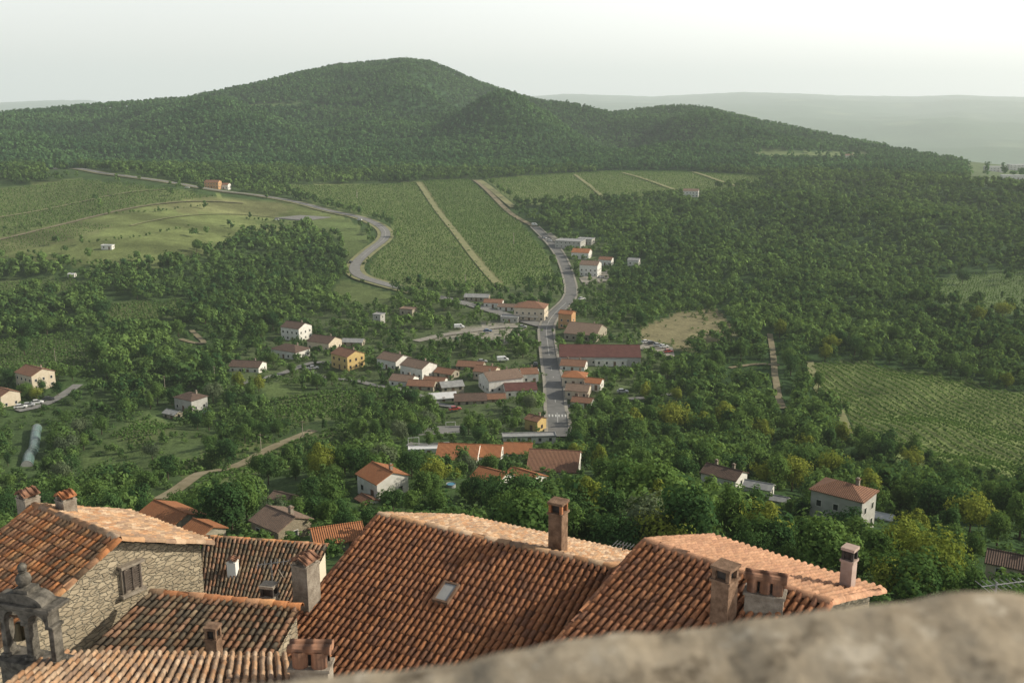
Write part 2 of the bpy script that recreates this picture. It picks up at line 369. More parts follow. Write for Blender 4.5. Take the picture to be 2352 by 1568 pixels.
road('lane',[(40,945),(110,930),(180,885)],4,M['asphalt'])
road('vineyard_path',[(960,420),(1000,478),(1060,555),(1130,640),(1150,662)],5,M['grasspath'],.3,False)
road('vineyard_path',[(1098,414),(1140,445),(1180,478)],7,M['grasspath'],.3,False)
road('field_path',[(-40,560),(90,530),(180,508),(330,473),(470,462),(560,468)],4,M['dirt'],.25,False)
road('field_path',[(-40,505),(120,478),(260,448),(390,436)],3.5,M['grasspath'],.25,False)
road('field_path',[(300,520),(420,495),(540,490),(640,500)],2.5,M['grasspath'],.25,False)
road('field_path',[(1860,832),(1870,890),(1932,945),(1965,1015)],3,M['grasspath'],.25,False)
road('field_path',[(1430,398),(1500,420),(1560,440)],5,M['grasspath'],.3,False)
road('field_path',[(1320,402),(1350,425),(1385,455)],4,M['grasspath'],.3,False)
road('field_path',[(1590,396),(1640,414),(1690,428)],5,M['grasspath'],.3,False)
def sheet(name,pp,mat,off):
    vs=[]
    for p in pp:
        g=ground(*p); vs.append((g.x,g.y,g.z+off))
    return tag(MB().prism([(q[0],q[1],q[2]-1.) for q in vs],(0,0,1.)).build(name,mat),kind='structure')
sheet('sports_court',[(930,1028),(985,982),(1068,980),(1040,1022)],M['asphalt'],.5)
sheet('car_park',[(1465,800),(1490,782),(1545,800),(1550,822),(1500,818)],M['paving'],.4)
sheet('car_park',[(1235,545),(1265,535),(1300,565),(1275,572)],M['paving'],.4)
sheet('paved_yard',[(1330,640),(1395,622),(1400,645),(1340,655)],M['paving'],.4)
sheet('layby',[(632,502),(690,496),(760,500),(700,508)],M['asphalt'],.6)
t=(main[3]-main[1]); t/=np.linalg.norm(t); nn=np.array((-t[1],t[0]))
mb=MB()
for i in range(6):
    p=main[5]+nn*(-2.6+1.04*i); mb.box((p[0],p[1],tz(*main[5])+.25*(1+np.hypot(*p)/700)+.06),(.5,3.,.02),math.atan2(t[1],t[0])-PI/2)
tag(mb.build('zebra_crossing',M['paint']),kind='structure')
lap('roads')
# ------------------------------------------------------------ houses
UW=MB().box((0,0,0),(1,.1,1)).mesh('window',M['frame'])
UWw=MB().box((0,0,0),(1,.1,1)).mesh('window',M['wood'])
UP=MB().box((0,-.045,0),(.78,.03,.82)).mesh('pane',M['glass'])
UD=MB().box((0,0,0),(1,.1,1)).mesh('door',M['wood'])
HB=[]
LAND=[]
CAM=Vector((0,0,H))
def house(phrase,where,px,py,Lp,Wp,Hp,yaw,roof='gable',rc='brown',wc='white',chim=1,tier=0,name='house',cat='house',win=True,pitch=22,balc=False):
    g=ground(px,py); dep=float(proj(g.x,g.y,g.z)[2]); k=dep/FP
    L,Wd,Hh=Lp*k,Wp*k,Hp*k*1.03
    rt=empty(name,(g.x,g.y,g.z-.2),R(yaw)); tag(rt,(phrase+' '+where).strip(),cat)
    tp=math.tan(R(pitch)); rise=Wd/2*tp; ov=.35; th=.16
    e=-3.
    if roof=='gable':
        prof=[(-L/2,-Wd/2,e),(-L/2,Wd/2,e),(-L/2,Wd/2,Hh),(-L/2,0,Hh+rise),(-L/2,-Wd/2,Hh)]
        MB().prism(prof,(L,0,0)).build('wall',M[wc],rt)
        hw=Wd/2+ov; ez=Hh-ov*tp+.02; rz=Hh+rise+.02; xl=L/2+ov*.7
        p2=[(-xl,-hw,ez),(-xl,0,rz),(-xl,hw,ez),(-xl,hw,ez+th),(-xl,0,rz+th),(-xl,-hw,ez+th)]
        ro=MB(); n=6; vs=[Vector(q) for q in p2]+[Vector(q)+Vector((2*xl,0,0)) for q in p2]
        fs=[(i,(i+1)%n,n+(i+1)%n,n+i) for i in range(n)]+[(0,5,4,1),(1,4,3,2),(6,7,10,11),(7,8,9,10)]
        ro.add(vs,fs); rob=ro.build('roof',M[rc],rt)
        rb=MB().tube((-xl,0,rz+th),(xl,0,rz+th),.13,n=6).build('ridge_cap',M[rc],rob)
    elif roof=='hip':
        MB().box((0,0,(Hh+e)/2),(L,Wd,Hh-e)).build('wall',M[wc],rt)
        hx,hy=L/2+ov,Wd/2+ov; a=max(hx-hy,.15); ez=Hh+.02; rz=ez+hy*tp
        vs=[(-hx,-hy,ez),(hx,-hy,ez),(hx,hy,ez),(-hx,hy,ez),(-hx,-hy,ez+th),(hx,-hy,ez+th),(hx,hy,ez+th),(-hx,hy,ez+th),(-a,0,rz+th),(a,0,rz+th)]
        rob=MB().add(vs,[(3,2,1,0),(0,1,5,4),(1,2,6,5),(2,3,7,6),(3,0,4,7),(4,5,9,8),(5,6,9),(6,7,8,9),(7,4,8)]).build('roof',M[rc],rt)
    else:
        MB().box((0,0,(Hh+e)/2),(L,Wd,Hh-e)).build('wall',M[wc],rt); rz=Hh+.1
        m=MB().box((0,0,Hh+.11),(L+.5,Wd+.5,.2)); 
        for sx,sy,lx,ly in ((0,-1,L+.5,.2),(0,1,L+.5,.2),(-1,0,.2,Wd+.1),(1,0,.2,Wd+.1)):
            m.box((sx*(L/2+.15),sy*(Wd/2+.15),Hh+.33),(lx,ly,.24))
        rob=m.build('roof',M[rc],rt)
    for i in range(chim):
        x=L*(.22-.5*i); y=Wd*.13; zt=(rz if roof!='flat' else Hh)-abs(y)*tp
        MB().box((x,y,zt+.35),(.55,.55,1.5)).mat(1).box((x,y,zt+1.16),(.75,.75,.12)).mat(0).box((x,y,zt+1.3),(.4,.4,.16)).build('chimney',[M['chimstone'],M[rc]],rob)
    toc=(CAM-rt.location); toc=Vector((toc.x,toc.y,0)).normalized(); m3=Matrix.Rotation(R(yaw),3,'Z')
    storeys=max(1,int((Hh+.2)/2.75))
    def side(nrm,length,half,rot,step,first):
        if (m3@Vector(nrm)).dot(toc)<.08: return
        n=max(1,min(6,int(length/step)))
        for st in range(storeys):
            for i in range(n):
                q=(i+.5)/n-.5; zc=1.55+2.75*st
                if zc+.7>Hh: zc=Hh-.8
                if zc<.7: continue
                u=Vector((-nrm[1],nrm[0],0)) ; p=Vector(nrm)*half+u*(q*length)
                if first and st==0 and i==n//2:
                    d=obj('door',UD,rt); d.location=(p.x,p.y,1.05); d.rotation_euler=(0,0,rot); d.scale=(1.05,.6,2.1); continue
                w=obj('window',UWw if wc in('stonefar','yellow') else UW,rt); w.location=(p.x,p.y,zc); w.rotation_euler=(0,0,rot); w.scale=(1.0,.7,1.2)
                obj('pane',UP,w)
    if win:
        side((0,-1,0),L,Wd/2+.02,0,2.7,True); side((1,0,0),Wd,L/2+.02,PI/2,3.,False); side((-1,0,0),Wd,L/2+.02,-PI/2,3.,False); side((0,1,0),L,Wd/2+.02,PI,2.7,False)
    if balc:
        bz=2.75; b=MB().box((0,-Wd/2-.6,bz),(L*.6,1.2,.15)).build('balcony',M['white'],rt)
        rl=MB()
        for i in range(9): rl.box((-L*.3+L*.6*i/8,-Wd/2-1.15,bz+.5),(.05,.05,.85))
        rl.box((0,-Wd/2-1.15,bz+.96),(L*.6,.08,.07)).build('railing',M['metal'],b)
    if tier:
        a,b=L*.55,Wd*.55; h2=Hh+rise*.3
        MB().box((0,0,h2+1.4),(a,b,3.6)).build('upper_floor',M[wc],rt)
        hx,hy=a/2+.6,b/2+.6; ez=h2+3.22; z2=ez+hy*.5
        MB().add([(-hx,-hy,ez),(hx,-hy,ez),(hx,hy,ez),(-hx,hy,ez),(-hx*.4,0,z2),(hx*.4,0,z2)],[(3,2,1,0),(0,1,5,4),(1,2,5),(2,3,4,5),(3,0,4)]).build('upper_roof',M[rc],rt)
        for q in (-.3,.3):
            w=obj('window',UW,rt); w.location=(q*a,-b/2-.02,h2+2.2); w.scale=(1,.7,1.2); obj('pane',UP,w)
    wpx=(abs(Lp*math.cos(R(yaw)))+abs(Wp*math.sin(R(yaw))))/2
    for _ in range(3 if py>1000 else 1): HB.append((px-wpx,px+wpx,py-Hp-Wp*.36,py,g.x,g.y,max(L,Wd)))
    LAND.append((px,py-Hp*.5,phrase)); return rt
hs=[
("white gabled house with orange roof","standing alone just beyond the town roofs",880,1130,84,84,44,-50,'gable','orange','white'),
("school wing with orange roof","at the left end of the white school block",1055,1056,92,96,20,-6,'gable','orange','white',0),
("small school link with orange roof","beside the left wing of the school block",1128,1052,48,74,18,-6,'gable','orange','white',0),
("low school wing with faded orange roof","in the middle of the school block",1190,1048,62,66,20,-4,'gable','orange','white',0),
("school hall with large brown roof","tallest part of the school block beside the dark trees",1274,1084,112,128,28,-8,'gable','brown','white',0),
("low school annex with orange roof","nearest the camera below the school block",1132,1104,74,70,14,-35,'gable','orange','white',0),
("low right hand school annex","nearest the camera below the large hall roof",1205,1106,74,70,14,-40,'gable','orange','white',0),
("flat white school corridor","leading left from the school block",985,1042,90,20,14,6,'flat','whitesheet','white',0),
("flat grey school block","behind the school wings at the street foot",1215,1014,120,26,16,4,'flat','greysheet','white',0),
("grey apartment block with brown hip roof","four storeys tall among trees at right",1932,1205,118,86,84,-40,'hip','brown','grey',1),
("white house with dark roof","and lit right gable at the wood edge",1662,1112,86,60,30,-38,'gable','darkroof','white',2),
("low outbuilding with grey sheet roof","right of the white house at the wood edge",1742,1132,62,36,20,-28,'gable','greysheet','white',0),
("small pale garage","lowest of the three buildings at the wood edge",1790,1155,36,26,12,-28,'gable','greysheet','white',0),
("small shed with pale roof","right of the grey apartment block",2030,1195,36,28,12,-30,'gable','whitesheet','grey',0),
("house with dark red roof","cut off at the right edge of the photo",2325,1325,110,75,42,-30,'gable','darkroof','cream',1),
("long hall with dark red metal roof","right of the street in the village centre",1376,828,182,86,20,-2,'gable','redsheet','grey',0),
("flat white annex","attached under the long dark red hall",1402,838,72,24,14,-2,'flat','whitesheet','white',0),
("old house with weathered brown roof","behind the long dark red hall",1345,774,76,84,16,-22,'gable','mauve','stonefar',1),
("narrow orange plastered house","at the street bend behind the old brown roof",1302,752,32,26,34,-25,'gable','orange','ochre',1),
("restaurant with stacked red roofs","left of the street bend",1220,732,70,52,30,-12,'hip','brown','cream',1,1),
("low brown roofed house","first below the long dark red hall",1318,848,56,44,14,-14,'gable','brown','white',2),
("house with bright orange hip roof","right of the street below the hall",1320,880,52,46,20,-12,'hip','orange','cream',1),
("brown roofed house with cream walls","third below the hall beside the street",1328,908,52,46,18,-14,'gable','mauve','cream',1),
("small brown roofed cottage","lowest in the row right of the street",1338,932,46,34,14,-18,'gable','brown','white',2),
("yellow house with brown roof","at the foot of the street on its left",1230,985,36,34,26,-38,'gable','brown','yellow',1),
("white house with long brown roof","left of the street halfway up",1150,892,84,62,30,24,'gable','mauve','white',2),
("house with dull red roof","left of the street beside the white long house",1194,906,72,50,18,8,'gable','redsheet','white',0),
("low dark roofed workshop","left of the street below the dull red roof",1080,926,72,50,14,6,'gable','darkroof','stonefar',0),
("shed with white metal roof","at the left end of the village row",1016,918,62,38,10,14,'gable','whitesheet','grey',0),
("grey sheet roofed barn","behind the shed with the white metal roof",1036,896,52,38,14,18,'gable','greysheet','stonefar',0),
("small brown roofed barn","left of the grey sheet roofed barn",970,892,62,40,12,-10,'gable','brown','stonefar',0),
("white house with mauve roof","right of a pair facing the lane",962,862,66,52,26,-36,'gable','mauve','white',1),
("white house with grey brown roof","left of a pair facing the lane",905,842,58,50,22,-36,'gable','mauve','white',1),
("low long brown roof","between the pair of white houses and the trees",1000,880,50,28,10,-15,'gable','brown','white',0),
("bright yellow house","with a lit yellow gable beside the lane",800,842,58,50,32,-42,'gable','brown','yellow',1),
("low grey outbuilding","behind the bright yellow house",812,792,48,26,10,-8,'gable','greysheet','stonefar',0),
("white two storey house with dark roof","highest of the houses left of centre",682,778,52,46,30,-28,'gable','darkroof','white',1),
("white bungalow with dark hip roof","below the highest of the houses left of centre",668,818,74,48,18,-30,'hip','darkroof','white',1),
("dark roofed house","left of the bright yellow house among trees",746,800,60,50,20,-26,'gable','darkroof','cream',1),
("low house with dark roof","at the left end of the lane",570,852,72,44,16,-10,'gable','darkroof','white',1),
("small concrete tower house","alone among the trees above the yellow house",871,745,20,20,24,-25,'flat','greysheet','grey',0),
("ruined stone barn","beside the road behind the car park",938,722,32,26,14,-20,'flat','mauve','stonefar',0),
("cream house with brown roof","and balcony at the left edge",84,888,66,56,36,-34,'gable','brown','cream',1,0,True),
("cream house cut by the frame","at the far left edge beside parked cars",12,930,54,46,30,-34,'gable','brown','cream',0),
("grey house with dark hip roof","alone in the slope meadow at left",440,938,58,46,28,-32,'hip','darkroof','grey',1),
("small grey shed","left of the lone hip roofed house",398,958,38,26,12,-30,'gable','greysheet','stonefar',0),
("flat roofed modern building","highest in the row beside the upper street",1310,568,60,44,16,-20,'flat','greysheet','grey',0),
("house with bright red roof","second in the row beside the upper street",1336,592,40,34,14,-18,'gable','orange','white',0),
("white villa with balcony","third in the row beside the upper street",1356,632,42,36,26,-20,'gable','mauve','white',1,0,True),
("small white hut","in the woods right of the white villa",1456,608,26,18,12,-20,'gable','greysheet','white',0),
("white farmhouse","alone at the far edge of the vineyards",1586,452,36,20,14,-15,'gable','mauve','white',0),
("red roadside house","beside the far road under the hill",490,432,34,18,14,-10,'gable','brown','ochre',0),
("white roadside house","right of the red one under the hill",517,434,22,16,10,-10,'gable','brown','white',0),
("grey roofed sheds","left of the restaurant behind the road",1096,690,56,26,10,-8,'gable','greysheet','stonefar',0),
("small brown roofed outhouse","left of the restaurant beside the road",1165,712,40,24,10,-12,'gable','mauve','white',0),
("white caravan hut","parked in the bright meadow at left",248,572,26,12,9,-8,'flat','whitesheet','white',0),
("tiny white field hut","at the meadow edge below the caravan hut",166,636,16,10,7,-8,'gable','whitesheet','white',0),
("pale factory shed","far right on the wooded plain, left of two",2285,394,46,18,11,-6,'flat','whitesheet','white',0),
("longer pale factory shed","far right on the wooded plain, right of two",2340,392,50,18,13,-6,'flat','whitesheet','white',0),
("low pale factory shed","far right below the other two factory sheds",2330,412,60,16,9,-6,'flat','whitesheet','white',0),
("pale distant farmhouse","in the clearing right of the hill",1945,366,26,14,9,-6,'gable','mauve','white',0),
("town house with bright orange roof","just beyond the stone house at left",398,1238,124,104,58,-38,'gable','orange','stonefar',0),
("small town house with orange roof","right of the bright orange one and slightly lower",470,1250,70,70,40,-38,'gable','orange','stonefar',0),
("stone town house with weathered roof","among trees beyond the dark tiled roof",648,1232,100,92,44,-40,'gable','mauve','stone',1),
("town house with low orange roof","just left of the big tiled roof",775,1256,110,90,36,20,'gable','orange','stonefar',0),
("brown roofed lean to","in the trees left of the orange gabled house",650,1150,48,40,12,-30,'gable','mauve','stonefar',0),
("low pergola shed with brown roof","attached below the white gabled house",843,1152,44,32,8,-50,'gable','brown','white',0),
("small cream house with brown roof","behind the white house with the long roof",1118,866,50,42,18,-20,'gable','brown','cream',1),
("narrow white house with brown roof","touching the street behind the dull red roof",1214,874,38,40,22,10,'gable','brown','white',1),
("long low barn with brown roof","in the yards left of the white van",1082,848,60,38,12,-12,'gable','brown','stonefar',0),
("small white house with orange roof","on the right behind the cream walled house",1364,890,38,34,16,-20,'gable','orange','white',0),
("brown roofed farmhouse","left of the low long brown roof",928,884,54,44,16,-20,'gable','mauve','white',1),
("stone barn with brown roof","right of the white house with mauve roof",1026,866,46,36,14,-28,'gable','brown','stonefar',0),
("flat grey store","close to the restaurant on its left",1172,738,40,28,12,-10,'flat','greysheet','grey',0),
("low white house by the junction","between the grey sheds and the restaurant",1134,704,42,28,12,-8,'gable','brown','white',0),
("small grey annex","right of the flat roofed modern building",1346,560,34,28,12,-20,'flat','greysheet','grey',0),
("small house with brown gable roof","behind the white villa on its right",1392,608,30,24,13,-20,'gable','brown','white',0),
("long low stable with brown roof","between the workshop and the dull red roof",1132,922,56,36,12,4,'gable','brown','stonefar',0),
]
for h in hs:
    h=list(h); kw={}
    if len(h)>12: kw['balc']=h[12]; h=h[:12]
    house(*h,**kw)
lap('houses')
# ------------------------------------------------------------ foreground town houses with real tiles
PAL={'main':[(.41,.182,.09),(.375,.165,.082),(.445,.205,.102),(.32,.145,.08),(.4,.188,.1),(.35,.162,.09),(.26,.13,.08)],
     'old':[(.48,.205,.087),(.38,.168,.08),(.28,.14,.08),(.18,.118,.075),(.5,.26,.125),(.4,.22,.125)],
     'moss':[(.24,.15,.09),(.17,.125,.085),(.31,.168,.1),(.13,.105,.077),(.36,.215,.138),(.27,.2,.13)],
     'pale':[(.46,.275,.155),(.5,.32,.195),(.42,.235,.13),(.38,.255,.165),(.52,.37,.25),(.33,.22,.15)],
     'salmon':[(.42,.235,.142),(.44,.25,.155),(.405,.222,.134),(.38,.208,.13)]}
def tiles(TL,TR,BL,BR,pal,pitch=.152,row=.24,seed=1,hgt=.055,jit=.8):
    rg=np.random.default_rng(seed)
    TL,TR,BL,BR=[np.array(q) for q in (TL,TR,BL,BR)]
    n=max(3,int(round(np.linalg.norm(TR-TL)/pitch))); m=max(3,int(round(np.linalg.norm(BL-TL)/row)))
    N=np.cross(TR-TL,BL-TL); N/=np.linalg.norm(N)
    if N[2]<0: N=-N
    def B(a,b): return (TL*(1-a)[...,None]+TR*a[...,None])*(1-b)[...,None]+(BL*(1-a)[...,None]+BR*a[...,None])*b[...,None]
    Vs=[];Fs=[];Cs=[];base=0
    P=np.array(PAL[pal])
    for kind in (0,1):
        kk=6 if kind==0 else 4
        i,j=np.meshgrid(np.arange(n+(kind==1)),np.arange(m),indexing='ij'); i=i.ravel(); j=j.ravel(); q=len(i)
        ac=(i+.5)/n if kind==0 else i/n
        ac=ac+rg.normal(0,.03*jit,q)/n
        ang=np.linspace(0,PI,kk)
        du=-np.cos(ang); hu=np.sin(ang)
        sh=rg.normal(0,.05*jit,q)+(0 if kind==0 else .5)
        b0=(j+sh)/m; b1=(j+1.14+sh)/m
        tw=rg.normal(0,.045*jit,q)/n
        lift=rg.normal(0,.005*jit,q)
        out=[]
        for e,(b,wd,lf) in enumerate(((b0,.28,.0),(b1,.37,.026),(b1,.33,.010))):
            if kind==1: wd=wd+.04
            a=ac[:,None]+du[None]*wd/n+(tw[:,None]*(1 if e else -1))
            h=(hu[None]*hgt*(1.+.15*(e>0)) if kind==0 else -hu[None]*.03+.0)+lf+lift[:,None]+(.0 if kind==0 else -.012)
            if e==2 : h=h-.014
            bb=np.repeat(b[:,None],kk,1)
            out.append(B(np.clip(a,-.01,1.01),np.clip(bb,-.01,1.03))+N*h[...,None])
        V=np.stack(out,1)
        Vs.append(V.reshape(-1,3))
        idx=np.arange(q)[:,None,None]*(3*kk)+np.arange(2)[None,:,None]*kk+np.arange(kk-1)[None,None,:]+base
        f=np.stack([idx,idx+1,idx+1+kk,idx+kk],-1).reshape(-1,4); Fs.append(f); base+=q*3*kk
        cc=P[rg.integers(0,len(P),q)]*rg.uniform(.88,1.12,q)[:,None]*(1 if kind==0 else .58)  # channel tiles darkened: shade between the columns put into their colour
        Cs.append(np.repeat(cc,3*kk,0))
    b=base; us=np.array([TL,TR,BR,BL])-N*.07
    Vs.append(us); Fs.append(np.array([[b,b+1,b+2,b+3]])); Cs.append(np.full((4,3),.06))
    return np.concatenate(Vs),np.concatenate(Fs),np.concatenate(Cs)
def ridgetiles(A,B_,pal,seed=1,rad=.09,ln=.32):
    rg=np.random.default_rng(seed); A=np.array(A);B_=np.array(B_); L=np.linalg.norm(B_-A); n=max(2,int(L/ln)); d=(B_-A)/L
    sd=np.array([-d[1],d[0],0]); sd/=np.linalg.norm(sd); up=np.cross(d,sd); up*=np.sign(up[2])
    Vs=[];Fs=[];Cs=[]; P=np.array(PAL[pal]); k=7
    for i in range(n):
        cc=P[rg.integers(len(P))]*rg.uniform(.85,1.2)
        for e,(t,r_) in enumerate(((i/n,rad),((i+1.12)/n,rad*1.2),((i+1.12)/n,rad*1.05))):
            ce=A+(B_-A)*t+up*rg.normal(0,.008)
            for a in np.linspace(-.15,PI+.15,k): Vs.append(ce+sd*math.cos(a)*r_+up*(math.sin(a)*r_-.02)); Cs.append(cc)
        b=i*3*k
        for e in range(2):
            for q in range(k-1): Fs.append((b+e*k+q,b+e*k+q+1,b+e*k+k+q+1,b+e*k+k+q))
    return np.array(Vs),np.array(Fs),np.array(Cs)
def roofmesh(root,patches,name='roof'):
    o=np.array(root.location); Vs=[];Fs=[];Cs=[];b=0
    for V,F_,C_ in patches: Vs.append(V-o);Fs.append(F_+b);Cs.append(C_);b+=len(V)
    return obj(name,npmesh(name,np.concatenate(Vs),np.concatenate(Fs),colr=np.concatenate(Cs),mat=M['tile']),root)
def V3(q): return np.array(q,float)
def hit(plane,px,py):
    p0,n_=plane; d=ray(px,py); t=np.dot(np.array(p0)-np.array((0,0,H)),n_)/np.dot(d,n_)
    return Vector(np.array((0,0,H))+d*t)
def town(label,A,B_,runN,runF,tp,pal,palF,wall,seed,depth=9.,tpf=None):
    A=V3(A);B_=V3(B_); d=(B_-A); d[2]=0; d/=np.linalg.norm(d); n=np.array([d[1],-d[0],0.]); 
    if n[1]>0: n=-n
    tpf=tpf or tp
    nA=A+n*runN-np.array([0,0,runN*tp]); nB=B_+n*runN-np.array([0,0,runN*tp])
    fA=A-n*runF-np.array([0,0,runF*tpf]); fB=B_-n*runF-np.array([0,0,runF*tpf])
    mid=(A+B_)/2; root=empty('town_house',(mid[0],mid[1],mid[2]-depth)); tag(root,label,'house')
    pt=[tiles(A,B_,nA,nB,pal,seed=seed)]
    pt.append(tiles(A,B_,fA,fB,palF,seed=seed+50))
    ro=roofmesh(root,pt)
    rv=ridgetiles(A,B_,palF,seed); o=np.array(root.location)
    obj('ridge_tiles',npmesh('ridge_tiles',rv[0]-o,rv[1],colr=rv[2],mat=M['tile']),ro)
    for (p,q) in ((A,nA),(B_,nB),(A,fA),(B_,fB)):
        v_=ridgetiles(p,q,pal if (q is nA or q is nB) else palF,seed+3,.075,.28); obj('verge_tiles',npmesh('verge_tiles',v_[0]-o,v_[1],colr=v_[2],mat=M['tile']),ro)
    ins=.18; a0=A+d*ins;b0=B_-d*ins
    def prof(P0,dd): return [P0+n*(runN-.2)-np.array([0,0,(runN-.2)*tp+.12]),P0-np.array([0,0,.12]),P0-n*(runF-.2)-np.array([0,0,(runF-.2)*tpf+.12]),P0-n*(runF-.2)-np.array([0,0,depth]),P0+n*(runN-.2)-np.array([0,0,depth])]
    MB(root.location).prism([Vector(q) for q in prof(a0,0)],Vector(b0-a0)).build('wall',M[wall],root)
    N=np.cross(B_-A,nA-A); N/=np.linalg.norm(N)
    return root,ro,(A,N),(A,B_,n,d)
def chimney(ro,root,P,w,dp,h,rz,style,mats=('chimstone','tile')):
    m=MB(root.location); P=Vector(P); R3=Matrix.Rotation(rz,3,'Z')
    m.box(P+Vector((0,0,h/2-.4)),(w,dp,h+.8),rz)
    zt=P.z+h
    if style=='gable':
        m.mat(0).box((P.x,P.y,zt+.02),(w*1.08,dp*1.08,.04),rz)
        for sx in (-1,1):
            for sy in (-1,1):
                q=P+R3@Vector((sx*w*.36,sy*dp*.36,0)); m.box((q.x,q.y,zt+.08),(w*.2,dp*.2,.09),rz)
        m.mat(1); hh=w*.3
        a=[R3@Vector(q)+Vector((P.x,P.y,zt+.13)) for q in ((-w*.56,-dp*.56,0),(0,-dp*.56,hh),(w*.56,-dp*.56,0),(w*.52,-dp*.56,-.03),(0,-dp*.56,hh-.04),(-w*.52,-dp*.56,-.03))]
        n=6; ex=R3@Vector((0,dp*1.12,0)); vs=a+[q+ex for q in a]
        m.add(vs,[(i,(i+1)%n,n+(i+1)%n,n+i) for i in range(n)]+[(0,5,4,1),(1,4,3,2),(6,7,10,11),(7,8,9,10)])
        for sx in (-1,1):
            for k in range(3):
                q=P+R3@Vector((0,(k-1)*dp*.38,0)); m.tube(Vector((q.x,q.y,zt+.14+hh)),Vector((q.x,q.y,zt+.14))+R3@Vector((sx*w*.55,0,0)),w*.07,w*.09,7)
    elif style=='slab':
        m.mat(0).box((P.x,P.y,zt+.025),(w*1.18,dp*1.18,.05),rz)
        for sx in (-1,1):
            for sy in (-1,1):
                q=P+R3@Vector((sx*w*.4,sy*dp*.4,0)); m.mat(1).box((q.x,q.y,zt+.15),(w*.2,dp*.2,.2),rz)
        m.mat(2).box((P.x,P.y,zt+.14),(w*.6,dp*.6,.17),rz)
        m.mat(0).box((P.x,P.y,zt+.28),(w*1.15,dp*1.15,.06),rz)
    elif style=='pots':
        m.mat(0).box((P.x,P.y,zt+.025),(w*1.1,dp*1.15,.05),rz)
        k=max(2,int(w/.2)); m.mat(1)
        for i in range(k):
            q=P+R3@Vector((w*((i+.5)/k-.5),0,0)); rr_=w/k*.42
            for sgn in (-1,1):
                vs=[];kk=7
                for z in (0,.28):
                    for a in np.linspace(0,PI,kk): 
                        e=R3@Vector((math.cos(a)*rr_,-sgn*(dp*.25+math.sin(a)*rr_*.8),0)); vs.append((q.x+e.x,q.y+e.y,zt+.05+z))
                m.add(vs,[(t_,t_+1,kk+t_+1,kk+t_) for t_ in range(kk-1)])
        m.mat(2).box((P.x,P.y,zt+.18),(w*.85,dp*.2,.26),rz)
        m.mat(1)
        a=R3@Vector((w*.56,0,0))
        for sy in (-.22,.22):
            e=R3@Vector((0,dp*sy,0)); m.tube((P.x-a.x+e.x,P.y-a.y+e.y,zt+.34),(P.x+a.x+e.x,P.y+a.y+e.y,zt+.34),.075,.085,10)
    return m.build('chimney',[M[mats[0]],M['brown'] if mats[1]=='tile' else M[mats[1]],M['dark']],ro)
A=W(870,1180,23.2); B_=W(1415,1303,23.2*.433/.496); B_.z=A.z
big,bigro,bigpl,bg=town('large terracotta roofed house in the middle foreground with a skylight',A,B_,7.,4.,.375,'main','pale','stone',3,tpf=.40)
ya=math.atan2(bg[3][1],bg[3][0])
P=hit(bigpl,706,1390); chimney(bigro,big,P,.44,.44,1.02,ya,'gable')
P=Vector(bg[0]+(bg[1]-bg[0])*.74-bg[2]*.5); P.z-=.2; chimney(bigro,big,P,.34,.34,.98,ya,'slab',('brick','orange'))
P=hit(bigpl,1027,1368); N=Vector(bigpl[1]); N=N if N.z>0 else -N; ex=Vector(bg[3]); ey=N.cross(ex)
m=MB(big.location); w_,h_=.2,.27
def slab(m,P,ex,ey,N,w_,h_,z0,z1):
    vs=[P+ex*a*w_+ey*b*h_+N*z for z in (z0,z1) for a,b in ((-1,-1),(1,-1),(1,1),(-1,1))]
    m.add(vs,[(3,2,1,0),(4,5,6,7),(0,1,5,4),(1,2,6,5),(2,3,7,6),(3,0,4,7)])
for a,b,sw,sh in ((0,-1,w_,.025),(0,1,w_,.025),(-1,0,.025,h_-.025),(1,0,.025,h_-.025)):
    slab(m,P+ex*a*(w_-.025)+ey*b*h_,ex,ey,N,sw,sh,.0,.15)
sk=m.build('skylight',M['wood'],bigro)
m=MB(big.location); slab(m,P,ex,ey,N,w_-.05,h_-.025,.08,.125); m.build('pane',M['greysheet'],bigro)
A=W(1480,1240,19.5); B_=W(1870,1370,19.5*.4636/.5309); B_.z=A.z
dv=(B_-A).normalized(); B_=B_+dv*.3
rh,rhro,rhpl,rg_=town('terracotta roofed house at right with pale salmon far slope',A,B_,4.6,2.8,.36,'main','salmon','stone',5,tpf=.31)
yb=math.atan2(rg_[3][1],rg_[3][0])
P=hit(rhpl,1660,1425); chimney(rhro,rh,P,.36,.36,.84,yb,'slab',('brick','brick'))
P=hit(rhpl,1755,1395); chimney(rhro,rh,P,.7,.36,.3,yb+.35,'pots')
P=W(1945,1352,18.4); chimney(rhro,rh,P,.24,.24,.62,yb,'slab',('pink','dark'))
A=W(275,1237,20.5); B_=W(80,1160,20.5*.4622/.4231); B_.z=A.z
lh,lhro,lhpl,lg=town('rubble stone house at left with a shuttered attic window',A,B_,3.3,2.45,.42,'old','pale','stone',8)
yc=math.atan2(lg[3][1],lg[3][0])
gn=-Vector(lg[3]); gu=Vector((-gn.y,gn.x,0))
P0=Vector(lg[0])+gn*-.16
def wallhit(px,py):
    d=ray(px,py); nn_=np.array(gn); t=np.dot(np.array(P0)-np.array((0,0,H)),nn_)/np.dot(d,nn_); return Vector(np.array((0,0,H))+d*t)
P=wallhit(300,1325); rzw=math.atan2(gn.y,gn.x)+PI/2
wn=MB(lh.location).box(P,(.52,.12,.62),rzw).build('window',M['chimstone'],lh)
m=MB(lh.location)
for k in range(9): m.box(P+gn*.075+Vector((0,0,-.224+.056*k)),(.37,.03,.032),rzw)
m.box(P+gn*.075+gu*.195,(.04,.05,.56),rzw).box(P+gn*.075-gu*.195,(.04,.05,.56),rzw).box(P+gn*.08,(.035,.05,.56),rzw)
m.build('shutter',M['shutter'],wn)
